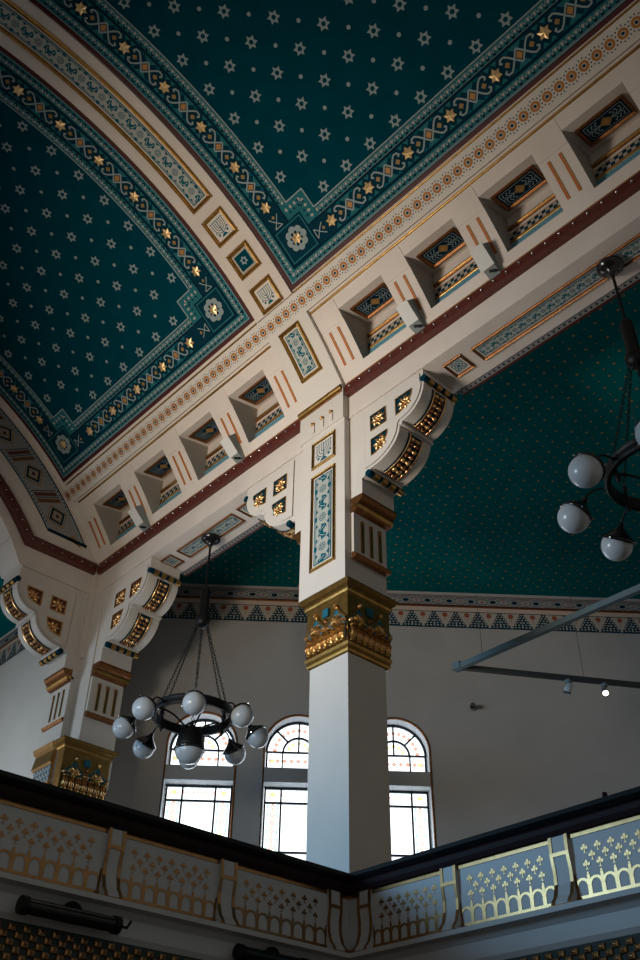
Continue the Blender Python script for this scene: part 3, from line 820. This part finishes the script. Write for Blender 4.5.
def stained(P, c, lo):
    h = -TH+.02
    if lo:
        P.rect(c-.79, 7.2, c+.79, 9.86, 'sky_glass', h-.012)
        for i in range(9):
            x = c-.66+i*.165
            P.dia(x, 9.70, .07, .06, 'sky_rose', h); P.dia(x, 9.70, .03, .025, 'sky_glass', h+.003)
            P.disc(x, 9.80, .02, 'sky_green', h, 6); P.disc(x, 9.60, .02, 'sky_green', h, 6)
        for sg in (-1, 1):
            P.disc(c+sg*.58, 9.70, .055, 'sky_gold', h+.003, 8)
            for i in range(11):
                z = 9.42-i*.19; P.dia(c+sg*.57, z, .07, .07, 'sky_rose', h); P.dia(c+sg*.57, z, .03, .03, 'sky_glass', h+.003); P.disc(c+sg*.57, z-.095, .03, 'sky_gold', h, 6)
                P.rect(c+sg*.57-.135, z-.06, c+sg*.57-.095, z+.05, 'sky_green', h); P.rect(c+sg*.57+.095, z-.06, c+sg*.57+.135, z+.05, 'sky_green', h)
    else:
        n = 24; pts = [(c-.79*cos(pi*i/n), ZS+.79*sin(pi*i/n)) for i in range(n+1)]
        P.poly([(c+.79, 10.2), (c-.79, 10.2)]+pts, 'sky_glass', h-.012)
        for i in range(9):
            x = c-.66+i*.165; P.dia(x, 10.52, .07, .06, 'sky_rose', h); P.disc(x+.08, 10.52, .02, 'sky_green', h, 6)
        P.disc(c-.62, 10.52, .05, 'sky_gold', h+.003, 8); P.disc(c+.62, 10.52, .05, 'sky_gold', h+.003, 8)
        for i in range(13):
            a = pi*(i+.5)/13; P.dia(c+.58*cos(a), ZS+.58*sin(a), .065, .065, 'sky_rose', h); P.disc(c+.70*cos(a), ZS+.70*sin(a), .018, 'sky_green', h, 6)
        for k in range(5):
            a = pi*(k+.5)/5; P.disc(c+.24*cos(a), ZS+.05+.2*sin(a), .045, 'sky_gold', h, 8)
for i, c in enumerate(WIN):
    lb = ['leftmost arched stained glass window behind the left chandelier', 'middle arched window partly hidden by the left side of the pillar', 'arched window at the right side of the pillar'][i]
    w = bpy.data.objects.new('window_%d' % (i+1), None); COL.objects.link(w); w.location = WD(c, 7.2, -TH); w['kind'] = 'structure'; w['label'] = lb; w['category'] = 'window'
    for lo in (0, 1):
        b = MB(); stained(Paint(b, WD), c, lo); b.build('stained_glass', w)
    b = MB()
    def bar(u0, v0, u1, v1, w_=.035):
        d = Vector((u1-u0, v1-v0)).normalized(); nn = Vector((-d.y, d.x))*w_/2; q = [(u0+nn.x, v0+nn.y), (u1+nn.x, v1+nn.y), (u1-nn.x, v1-nn.y), (u0-nn.x, v0-nn.y)]
        b.grid([[WD(*p, h) for p in q] for h in (-TH+.005, -TH+.06)], 'frame_dark', False, True); b.poly([WD(*p, -TH+.06) for p in q], 'frame_dark')
    for x in (-.76, -.385, .385, .76): bar(c+x, 7.2, c+x, 9.86, .045)
    for z in (9.84, 9.50, 8.38): bar(c-.78, z, c+.78, z, .045)
    b.build('lower_frame', w)
    b = MB(); bar(c-.78, 10.73, c+.78, 10.73, .04); bar(c, 10.73, c, 11.5, .04)
    for x in (-.76, .76): bar(c+x, 10.22, c+x, 10.73, .045)
    for x in (-.385, .385): bar(c+x, 10.22, c+x, 10.73, .035)
    for a in (pi*.25, pi*.75): bar(c+.37*cos(a), 10.73+.37*sin(a), c+.77*cos(a), 10.73+.77*sin(a), .04)
    P = Paint(b, WD)
    for r0, r1 in ((.355, .40), (.745, .80)):
        P.ring(c, 10.72, r0, r1, 'frame_dark', -TH+.06, 24, 0, pi); b.grid([[WD(c+r0*cos(pi*k/24), 10.72+r0*sin(pi*k/24), h) for k in range(25)] for h in (-TH, -TH+.06)], 'frame_dark', False)
    b.build('upper_frame', w)
    # gilt moulding around the opening
    b = MB(); n = 24
    path = [(c-R_-.025, 7.2)]+[(c-(R_+.025)*cos(pi*k/n), ZS+(R_+.025)*sin(pi*k/n)) for k in range(n+1)]+[(c+R_+.025, 7.2)]
    b.tube([WD(*p, .0) for p in path], .032, 'bronze', 6); b.build('gilded_surround', w)

# aisle ceiling
b = MB()
cor = [(XL-1.2, 1.03), (XR, 1.03)]
far1 = WD(U1, 0, -.2); far0 = WD(U0, 0, -.2)
poly = [(-22, .0), (-22, far0[1]+.2)]
zc = 16.56
for z_ in (zc, zc+.25):
    b.poly([(XL-.98, 1.03, z_), (XR, 1.03, z_), (XR, far1[1], z_), (far1[0], far1[1], z_), (far0[0], far0[1], z_), (-24, far0[1], z_), (-24, 1.03, z_)][0:5]+[(XL-.98, far0[1]+(XL-.98-far0[0])*DV.y/DV.x, z_)] if False else [(-3, 1.02, z_), (XR, 1.02, z_), (XR, far1[1], z_), (far1[0], far1[1], z_)], 'aisle_teal')
    q = far0; b.poly([(-3, 1.02, z_), (far1[0], far1[1], z_), (q[0], q[1], z_), (XL-.98, q[1], z_), (XL-.98, 1.02, z_)][:3]+[(XL-.9, q[1], z_), (XL-.9, 1.02, z_)], 'aisle_teal')
    b.poly([(-24, q[1]+.3, z_), (-24, -12, z_), (XL-.9, -12, z_), (XL-.9, q[1]+.3, z_)], 'aisle_teal')
def AC(u, v, h): p = P0+DV*(u*Q)-NV*(v*Q); return (p.x, p.y, zc-h)
P = Paint(b, AC)
for i in range(-20, 36):
    for j in range(1, 66):
        u = i*.33+(j % 2)*.165; v = .10+j*.172
        p = AC(u, v, 0)
        if p[1] < 1.3 or p[0] > 12.5: continue
        if j % 2 == 0 or True:
            big = (j % 2 == 0)
            P.star(u, v, .040 if big else .026, 'dot_gold' if big else 'olive', .006, n=4, k=.6)
struct(b.build('ceiling_aisle'), 'flat dark teal ceiling of the aisle sprinkled with small gold dots', 'ceiling')

# frieze under that ceiling
def frieze(T, u0, u1, z, name, label):
    t = thing(name, label, 'frieze', T((u0+u1)/2, z-.9, 0))
    b = MB(); P = Paint(b, T); h = .012
    P.rect(u0, z-.33, u1, z, 'chain_grey', h); P.rect(u0, z-.06, u1, z-.0, 'brown_red', h+.003); P.rect(u0, z-.045, u1, z-.02, 'chain_grey', h+.006); P.rect(u0, z-.33, u1, z-.29, 'brown_red', h+.003)
    n = int((u1-u0)/.2915)
    for i in range(n):
        u = u0+(i+.5)*.2915
        if i % 2: P.disc(u, z-.175, .085, 'dark_line', h+.004, 10, .05); P.ring(u, z-.175, .10, .115, 'pale', h+.004, 10)
        else: P.star(u, z-.175, .05, 'flower', h+.004, n=4); P.dia(u, z-.175, .02, .02, 'pale', h+.007)
        for sg in (-1, 1): P.line([(u-.15, z-.175+sg*.02), (u-.09, z-.175+sg*.085), (u+.09, z-.175+sg*.085), (u+.15, z-.175+sg*.02)], .014, 'dark_line', h+.005)
    b.build('chain_band', t)
    b = MB(); P = Paint(b, T); P.rect(u0, z-.50, u1, z-.33, 'pinkish', h); P.rod(u0, u1, z-.345, .022, 'bronze', h); b.build('plain_band', t)
    b = MB(); P = Paint(b, T); P.rect(u0, z-.98, u1, z-.50, 'cream', h); P.rect(u0, z-.515, u1, z-.495, 'teal_dark', h+.004); P.rect(u0, z-.985, u1, z-.955, 'teal_dark', h+.004)
    p = .583; k0 = math.ceil(u0/p); k1 = math.floor(u1/p)
    for k in range(k0, k1+1):
        u = k*p
        if u-.14 < u0 or u+.43 > u1: continue
        P.star(u, z-.60, .075, 'flower', h+.005, n=8, k=.8); P.disc(u, z-.60, .02, 'olive', h+.008, 6)
        P.line([(u, z-.68), (u, z-.77)], .012, 'flower', h+.004)
        m = u+p/2
        for r in range(6):     # stepped tree
            z0_ = z-.955+r*.073; wdt = .255-.040*r
            P.rect(m-wdt, z0_, m+wdt, z0_+.075, 'teal_dark', h+.004)
            nn = max(1, round(wdt*2/.095))
            for q in range(nn):
                x = m+(q-(nn-1)/2)*.092
                P.dia(x, z0_+.036, .034, .026, 'cream', h+.007)
        P.disc(m, z-.78, .022, 'pale', h+.008, 6); P.disc(m, z-.88, .026, 'pale', h+.008, 6)
    b.build('tree_band', t)
frieze(WD, U0+.05, 13.5, 15.10, 'painted_frieze', 'painted frieze of chain and teal tree motifs along the top of the aisle wall')
frieze(lambda u, v, h: (u*Q, pL[1]-h*Q, v*Q-.16), -20, pL[0]/Q-.05, 15.10, 'painted_frieze', 'piece of painted frieze on the pale wall at the far left edge')

# little camera on the aisle wall
t = thing('security_camera', 'small dark security camera on the grey aisle wall', 'camera', WD(1.62, 11.85, 0))
b = MB(); P = Paint(b, WD); P.slab(1.62, 11.80, 1.72, 11.93, 0, .06, 'box_grey'); b.build('wall_mount', t)
b = MB(); b.tube([WD(1.66, 11.88, .05), WD(1.64, 11.84, .26)], .065, 'iron', 10); b.build('camera_body', t)
b = MB(); b.tube([WD(1.64, 11.84, .26), WD(1.638, 11.835, .28)], .05, 'grey_dark', 10); b.build('lens', t)

# ------------------------------------------------------------------ track light frame hung in the aisle
ZT = 11.64
t = thing('track_light_frame', 'grey metal light track hung on wires right of the pillar', 'light track', (-1.42, 4.84, ZT))
b = MB()
def bar3(b, p, q, w, h, m):
    p, q = Vector(p), Vector(q); d = (q-p).normalized(); s_ = Vector((-d.y, d.x, 0))*w/2; z = Vector((0, 0, h/2))
    P_ = [[e+s_*a+z*c for a, c in ((1, 1), (-1, 1), (-1, -1), (1, -1))] for e in (p, q)]
    b.grid(P_, m, False, True); b.poly(P_[0], m); b.poly(P_[1], m)
bar3(b, (-1.50, 4.85, ZT), (8.3, 4.90, ZT), .12, .13, 'bar_grey'); b.build('front_rail', t)
b = MB(); bar3(b, (-1.42, 4.82, ZT), (2.5, 11.0, ZT), .10, .11, 'grey_dark'); b.build('rear_rail', t)
b = MB(); b.box((-1.53, 4.76, ZT-.055), (-1.31, 4.96, ZT+.10), 'bar_grey'); b.build('corner_joint', t)
for x in (-.72, 4.0):
    b = MB(); b.tube([(x, 4.86, ZT), (x, 4.86, 16.56)], .007, 'grey_dark', 4); b.build('wire', t)
b = MB(); b.tube([(.2, 7.37, ZT), (.2, 7.37, 16.56)], .006, 'grey_dark', 4); b.build('wire', t)
def spot(x, y, label, lit):
    t = thing('track_spotlight', label, 'spotlight', (x, y, ZT-.05), 'spotlights on the light track')
    b = MB(); b.box((x-.05, y-.05, ZT-.13), (x+.07, y+.07, ZT-.05), 'box_grey'); b.tube([(x, y, ZT-.10), (x, y, ZT-.22)], .018, 'box_grey'); b.build('mount', t)
    d = Vector((.45, -.65, -.62)) if lit else Vector((-.5, -.1, -.85)); d.normalize(); c = Vector((x, y, ZT-.26)); 
    b = MB(); b.lathe([(.02, -.13), (.075, -.12), (.08, .0), (.085, .12), (.07, .12), (.065, .09)], c, 'box_grey' if lit else 'box_white', 16, d); b.lathe([(.086, .09), (.088, .125), (.07, .125)], c, 'grey_dark', 16, d); b.build('spot_body', t)
    b = MB(); b.lathe([(.0001, .10), (.069, .10)], c, 'lamp_lit' if lit else 'grey_dark', 16, d); b.build('lamp', t, **({'label': 'lit lamp face'} if lit else {}))
spot(-.03, 7.01, 'pale unlit spotlight pointing down from the light track', False)
spot(.44, 7.75, 'lit spotlight on the light track, right of the unlit one', True)

# ------------------------------------------------------------------ chandeliers
def chandelier(cx, cy, rot, label):
    t = thing('ring_chandelier', label, 'chandelier', (cx, cy, 15.12), 'iron ring chandeliers with white globes')
    b = MB(); b.lathe([(.0001, .01), (.20, .0), (.24, -.04), (.235, -.08), (.16, -.13), (.07, -.19), (.05, -.26), (.03, -.30)], (cx, cy, SOF-.03), 'iron_glossy', 28); b.build('ceiling_rose', t)
    b = MB(); b.tube([(cx, cy, SOF-.25), (cx, cy, 13.55)], .028, 'iron', 8); b.build('rod', t)
    b = MB(); b.lathe([(.03, 0), (.08, -.03), (.11, -.10), (.11, -.75), (.15, -.82), (.17, -.92), (.16, -1.0), (.10, -1.08), (.0001, -1.10)], (cx, cy, 13.68), 'iron', 20); b.build('housing', t)
    zr = 10.42; Rr = .84
    b = MB(); n = 56
    pr = [(-.03, -.10), (.03, -.10), (.05, -.06), (.03, -.03), (.03, .03), (.05, .07), (.03, .11), (-.03, .11)]
    b.grid([[(cx+(Rr+p)*cos(2*pi*i/n), cy+(Rr+p)*sin(2*pi*i/n), zr+q) for p, q in pr] for i in range(n+1)], 'iron', False, True)
    b.build('ring', t)
    # chains
    for k in range(6):
        a = rot+pi/6+k*pi/3-pi/6; p0 = Vector((cx+.12*cos(a), cy+.12*sin(a), 12.66)); p1 = Vector((cx+(Rr-.08)*cos(a), cy+(Rr-.08)*sin(a), zr+.22))
        b = MB(); L = (p1-p0).length; d = (p1-p0)/L; m = int(L/.075); s1 = d.cross(Vector((0, 0, 1))).normalized(); s2 = d.cross(s1)
        for j in range(m):
            c = p0+d*(j+.5)*L/m; s_ = s1 if j % 2 else s2; ring = []
            for q in range(8):
                aq = 2*pi*q/8; ring.append(c+d*cos(aq)*.050+s_*sin(aq)*.024)
            o_ = s2 if j % 2 else s1
            rows = []
            for q in range(8):
                e = (ring[q]-c).normalized(); rows.append([ring[q]+(e*cos(x)+o_*sin(x))*.009 for x in (0, 2*pi/3, 4*pi/3)])
            rows.append(rows[0]); b.grid(rows, 'iron', True, True)
        b.build('chain', t)
        b = MB(); b.lathe([(.0001, .22), (.03, .20), (.045, .15), (.02, .10), (.03, .04), (.012, 0), (.03, -.10), (.05, -.16), (.035, -.22), (.0001, -.28)], (cx+(Rr-.08)*cos(a), cy+(Rr-.08)*sin(a), zr), 'iron', 10)
        b.build('finial', t)
    # hub and curved spokes
    b = MB(); b.lathe([(.0001, .22), (.05, .18), (.07, .08), (.22, .02), (.27, -.06), (.29, -.18), (.31, -.30), (.30, -.36), (.0001, -.38)], (cx, cy, 10.02), 'iron', 24)
    b.build('hub', t)
    for k in range(4):
        a = rot+pi/8+k*pi/2; pts = []
        for i in range(9):
            f = i/8; r = Rr*(1-f)+.10*f; z = zr-.02-.32*f+.10*sin(pi*f); pts.append((cx+r*cos(a), cy+r*sin(a), z))
        b = MB(); b.tube(pts, .02, 'iron', 6); b.build('spoke', t)
    b = MB(); R0 = .31
    b.lathe([(R0*cos(x), -R0*.95*sin(x)) for x in [pi/2*i/10*.999 for i in range(11)]], (cx, cy, 9.63), 'opal', 28)
    b.lathe([(R0+.02, .03), (R0+.03, 0), (R0+.005, -.03)], (cx, cy, 9.63), 'iron_glossy', 28); b.build('centre_bowl', t)
    for k in range(8):
        a = rot+k*pi/4; u = Vector((cos(a), sin(a), 0)); C0 = Vector((cx, cy, 0))
        ax = (u*.62+Vector((0, 0, -.78))).normalized()         # the way the globe faces
        g = C0+u*1.43+Vector((0, 0, 10.03)); r = .24
        cap = g-ax*.13
        top = cap-ax*.20
        st = C0+u*(Rr+.02)+Vector((0, 0, zr-.02)); pts = []
        m1 = st+u*.20+Vector((0, 0, .05)); m2 = top-ax*.16+Vector((0, 0, .03))
        for i in range(11):
            f = i/10; pts.append(st*(1-f)**3+m1*3*f*(1-f)**2+m2*3*f*f*(1-f)+top*f**3)
        b = MB(); b.tube(pts, .018, 'iron', 6); b.lathe([(.03, -.05), (.05, 0), (.03, .05)], st-Vector((0, 0, 0)), 'iron', 8, u); arm = b.build('arm', t)
        b = MB(); b.lathe([(r*sin(x), -r*cos(x)) for x in [pi*(.30+.70*i/14)*.9999 for i in range(15)]], g, 'opal', 24, ax); gl = b.build('globe', t)
        b = MB(); b.lathe([(.02, -.24), (.045, -.20), (.06, -.15), (.14, -.08), (.225, -.01), (.245, .01), (.25, .05), (.225, .05), (.20, .0)], cap, 'iron_glossy', 24, ax)
        for q in range(3):
            s1 = ax.cross(Vector((0, 0, 1))).normalized(); s2 = ax.cross(s1); aq = 2*pi*q/3+.5; cc = cap+ax*.03+(s1*cos(aq)+s2*sin(aq))*.25
            b.tube([cc, cc+(s1*cos(aq)+s2*sin(aq))*.035], .014, 'chrome', 6)
        b.build('globe_cap', gl)
chandelier(-5.40, .58, rad(-34.7), 'black iron ring chandelier with white globes hanging left of the pillar')
chandelier(6.17, .50, rad(-67.8-1), 'dark iron ring chandelier with white globes cut by the right edge')

# ------------------------------------------------------------------ gallery
XG, YG = .13, -.13
b = MB(); b.box((-22, -20, 4.2), (XG-.1, YG+.1, 4.62), 'plaster_wall'); b.box((-22, YG+.1, 4.2), (XR, 25, 4.62), 'plaster_wall')
b = MB(); b.box((-20, -19, 4.35), (XG-.12, 9, 4.55), 'floor'); b.box((XG-.12, YG+.12, 4.35), (XR, 12, 4.55), 'floor'); struct(b.build('floor_gallery'), 'gallery floor behind the balustrades', 'floor')
b = MB(); b.box((-24, -24, -.1), (XR+4, 16, 0), 'floor'); struct(b.build('floor'), 'floor of the hall', 'floor')

def trefoil(P, u, v, r, m, h):
    P.dia(u, v, r*.42, r*.42, m, h)
    for a in (0, pi/2, pi): P.disc(u+r*.60*cos(a), v+r*.60*sin(a), r*.42, m, h+.0006*a, 7)
    P.poly([(u-r*.12, v), (u+r*.12, v), (u+r*.10, v-r*1.25), (u-r*.10, v-r*1.25)], m, h+.001)
    for sg in (-1, 1): P.poly([(u+sg*r*.1, v-r*1.0), (u+sg*r*.45, v-r*1.35), (u+sg*r*.1, v-r*1.3)], m, h+.001)
def balustrade(T, L, name, label, consoles, corner):
    """T(u,v,h): u along from the corner, v height, h out into the nave"""
    t = thing(name, label, 'balustrade', T(L/2, 4.7, 0), 'gilded gallery balustrades')
    pr3 = lambda prof, u0, u1, m, b: b.prism(prof, u0, u1, lambda a, p, q: T(a, q, p), m)
    b = MB(); pr3([(-.16, 5.58), (.06, 5.54), (.09, 5.60), (.10, 5.66), (.05, 5.72), (-.18, 5.72)], -.1, L, 'handrail', b)
    b.prism([(-.20, 5.70), (.09, 5.70), (.14, 5.75), (.13, 5.81), (.06, 5.835), (-.16, 5.835), (-.22, 5.80)], -.14, L, lambda a, p, q: T(a, q, p), 'handrail_top'); b.build('handrail', t, label='dark polished wood handrail')
    b = MB(); pr3([(-.12, 4.70), (0, 4.70), (0, 5.56), (-.12, 5.56)], 0, L, 'rail_plaster', b)
    P = Paint(b, T); P.slab(0, 5.485, L, 5.545, 0, .014, 'rail_gold'); P.slab(0, 4.765, L, 4.80, 0, .014, 'rail_gold'); b.build('parapet', t)
    # panels between the consoles
    e = corner
    for ci, (c0, c1) in enumerate(consoles+[(L, L)]):
        a0, a1 = e, c0; e = c1
        if a1-a0 < .8: continue
        b = MB(); P = Paint(b, T); W = a1-a0; 
        n = 8 if W < 1.7 else round(W/.195); p = W/n; H0, H1 = 4.80, 5.03
        for i in range(n):
            u = a0+(i+.5)*p; r = p*.5-.028
            # arch band: metal above and between the arch openings
            pts = [(u-r*cos(pi*k/10), 4.90+r*1.1*sin(pi*k/10)) for k in range(11)]
            b.grid([[T(*q, .008) for q in pts], [T(u+(q[0]-u)*p*.5/r, max(q[1]+.03, 4.90) if 0 < k < 10 else 4.90, .008) for k, q in enumerate(pts)]], 'rail_gold', False)
            for sg in (-1, 1): P.rect(u+sg*r, 4.80, u+sg*p*.5, 4.905, 'rail_gold', .008)
        for i in range(n+1):
            P.disc(a0+i*p, 5.045, .016, 'rail_gold', .009, 6); P.rect(a0+i*p-.02, 4.90, a0+i*p+.02, 5.03, 'rail_gold', .0085)
        for row, z in enumerate((5.335, 5.24, 5.145)):
            k = n-1 if row != 1 else n-2
            for i in range(k): trefoil(P, a0+W/2+(i-(k-1)/2)*p*1.0, z, .048, 'rail_gold', .008)
        b.build('fretwork_panel', t)
    for c0, c1 in consoles:
        b = MB(); w = c1-c0
        pf = [(0, 5.56), (.05, 5.54), (.055, 5.30), (.03, 5.12), (.035, 4.98), (.08, 4.84), (.15, 4.76), (.16, 4.72), (0, 4.70)]
        b.prism(pf, c0+.01, c1-.01, lambda a, p, q: T(a, q, p), 'rail_plaster')
        for a in (c0, c1-.045):
            b.grid([[T(uu, q, p+.012) for p, q in pf[:8]] for uu in (a, a+.045)], 'rail_gold', False)
            for uu in (a, a+.045): b.grid([[T(uu, q, p+.012*k) for p, q in pf[:8]] for k in (0, 1)], 'rail_gold', False)
        P = Paint(b, T); P.rect(c0, 5.30, c1, 5.345, 'rail_gold', .068)
        co = b.build('console', t)
        b = MB(); b.prism([(0, 4.655), (.19, 4.665), (.185, 4.72), (0, 4.72)], c0-.02, c1+.02, lambda a, p, q: T(a, q, p), 'bronze'); b.build('console_foot', co)
    return t
def TR(u, v, h): return (XG+u, YG-h, v)
def TL(u, v, h): return (XG+h, YG-u, v)
balustrade(TR, 12.4, 'balustrade', 'brightly lit balustrade with shining gilt fretwork running right from the pillar', [(.22, .49), (1.82, 2.09), (3.61, 3.89), (5.40, 5.68), (7.19, 7.47), (8.98, 9.26)], .06)
balustrade(TL, 10.0, 'balustrade', 'shaded balustrade with dull gilt fretwork running left from the pillar', [(.20, .47), (2.16, 2.44), (3.95, 4.20), (5.76, 6.02), (7.56, 7.82)], .06)
def gallery_front(T, L, label, name):
    t = thing(name, label, 'cornice', T(L/2, 3.6, 0))
    b = MB(); b.prism([(-.12, 4.30), (-.02, 4.30), (.02, 4.36), (.03, 4.55), (.10, 4.62), (.22, 4.64), (.22, 4.70), (-.12, 4.72)], 0, L, lambda a, p, q: T(a, q, p), 'rail_plaster')
    b.prism([(-.12, 3.2), (-.02, 3.2), (-.02, 4.30), (-.12, 4.31)], 0, L, lambda a, p, q: T(a, q, p), 'weave_back'); b.build('ledge', t)
    b = MB()
    K = lambda u, v, h: T(u, 4.29-v, h-.015-.0*v)
    P = Paint(b, K); n = int(min(L, 8)/.092)
    for i in range(n):
        for j in range(7):
            if (i+j) % 2 == 0: P.bump((i+.5)*.092, .03+(j+.5)*.075, .046, .037, .03, 'rail_gold', 0, 0, 4, 2) if False else P.frame(i*.092-.003, .02+j*.075-.003, (i+1)*.092+.003, .02+(j+1)*.075+.003, [(0, 0), (.008, .02), (.035, .028)], 'rail_gold')
            if (i+j) % 2 == 0: P.rect(i*.092+.037, .02+j*.075+.035, (i+1)*.092-.037, .02+(j+1)*.075-.037, 'rail_gold', .028)
    b.build('basketweave_band', t)
gallery_front(TR, 12.4, 'pale ledge with bright gilt basketweave band below the right balustrade', 'gallery_cornice')
gallery_front(TL, 10.0, 'shaded ledge with gilt basketweave band below the left balustrade', 'gallery_cornice')

# knob on the handrail
b = MB(); x = 4.58; b.lathe([(.0001, .10), (.03, .10), (.035, .04), (.06, .0)], (x, YG+.05, 5.83), 'handrail', 10); b.box((x-.05, YG, 5.80), (x+.10, YG+.1, 5.86), 'handrail'); tag(b.build('handrail_clamp'), 'small dark clamp on the right handrail near the photo edge', 'clamp')

# tubular floodlights on the left gallery front
def flood(y0, y1, z, label):
    t = thing('tube_floodlight', label, 'floodlight', (XG+.2, (y0+y1)/2, z), 'black tubular floodlights under the left balustrade')
    x = XG+.22
    b = MB(); b.tube([(x, y0+.05, z), (x, y1-.05, z)], .085, 'iron_glossy', 16); b.build('tube', t)
    for y in (y0, y1):
        b = MB(); b.tube([(x, y-.04, z), (x, y+.04, z)], .10, 'iron', 16); b.build('end_cap', t)
    b = MB(); b.lathe([(.0001, .02), (.12, .02), (.13, -.02), (.0001, -.02)], (x-.05, (y0+y1)/2+.05, z+.05), 'iron', 16, (1, 0, .2)); b.build('swivel_plate', t)
    b = MB(); b.tube([(x, y1+.02, z), (x+.03, y1+.14, z-.01), (x+.04, y1+.18, z+.07)], .018, 'iron', 6); b.build('hook', t)
    b = MB(); b.box((x-.2, (y0+y1)/2-.03, z-.02), (x-.02, (y0+y1)/2+.03, z+.02), 'iron'); b.build('wall_arm', t)
flood(-5.36, -4.16, 4.41, 'black tubular floodlight on the ledge at the bottom left')
flood(-2.30, -1.20, 4.41, 'black tubular floodlight cut by the bottom edge below the second panel')

# ------------------------------------------------------------------ light
W = bpy.data.worlds.new('World'); S.world = W; W.use_nodes = True
bg = W.node_tree.nodes['Background']; bg.inputs[0].default_value = (.80, .75, .68, 1); bg.inputs[1].default_value = .215
def area(name, loc, target, sx, sy, e, col, spread=180):
    l = bpy.data.lights.new(name, 'AREA'); l.shape = 'RECTANGLE'; l.size = sx; l.size_y = sy; l.energy = e; l.color = col; l.spread = rad(spread)
    o = bpy.data.objects.new(name, l); COL.objects.link(o); o.location = loc
    o.rotation_euler = (Vector(target)-Vector(loc)).to_track_quat('-Z', 'Y').to_euler(); return o
area('nave_side_window', (-6.0, -16.5, 8.6), (-.8, 0, 7.0), 4, 3.5, 270, (.32, .65, 1.0), 72)
area('nave_lamps', (-1.8, -10.5, 9.0), (-.8, -.3, 15.3), 2.5, 2.5, 325, (1.0, .86, .69), 92)
area('end_bay_window', (-14.5, -7, 9.0), (-13.0, 0, 10.5), 2.5, 3, 150, (.72, .87, 1.0), 120)
for c in WIN:
    p = WD(c, 9.6, .1); q = WD(c, 8.6, 3)
    area('window_daylight', p, q, 1.4, 3.6, 35, (.75, .87, 1.0))

# ------------------------------------------------------------------ camera
f, pit, roll, yaw, D = 952, rad(38.48), rad(.917), rad(42.38), 15.0
def toW(r, fw, up):
    X = Vector((sin(yaw), -cos(yaw))); Y = Vector((cos(yaw), sin(yaw))); v = Vector((r, fw)); return Vector((v.dot(X), v.dot(Y), up))
Fw = toW(0, cos(pit), sin(pit)); r_ = toW(1, 0, 0); u_ = r_.cross(Fw)
r2 = r_*cos(roll)+u_*sin(roll); u2 = -r_*sin(roll)+u_*cos(roll)
h = Fw+r2*(348.6-320)/f+u2*(480-760)/f; h2 = Vector((h.x, h.y)).normalized()
cam = bpy.data.cameras.new('Camera'); co = bpy.data.objects.new('Camera', cam); COL.objects.link(co); S.camera = co
cam.sensor_fit = 'VERTICAL'; cam.sensor_height = 36; cam.lens = f/960*36; cam.clip_end = 200
m = Matrix((( r2.x, u2.x, -Fw.x, -h2.x*D), (r2.y, u2.y, -Fw.y, -h2.y*D), (r2.z, u2.z, -Fw.z, 1.6), (0, 0, 0, 1)))
co.matrix_world = m
S.view_settings.view_transform = 'Standard'; S.view_settings.look = 'None'; S.view_settings.gamma = 1; S.view_settings.use_curve_mapping = False
S.view_settings.exposure = 0.0
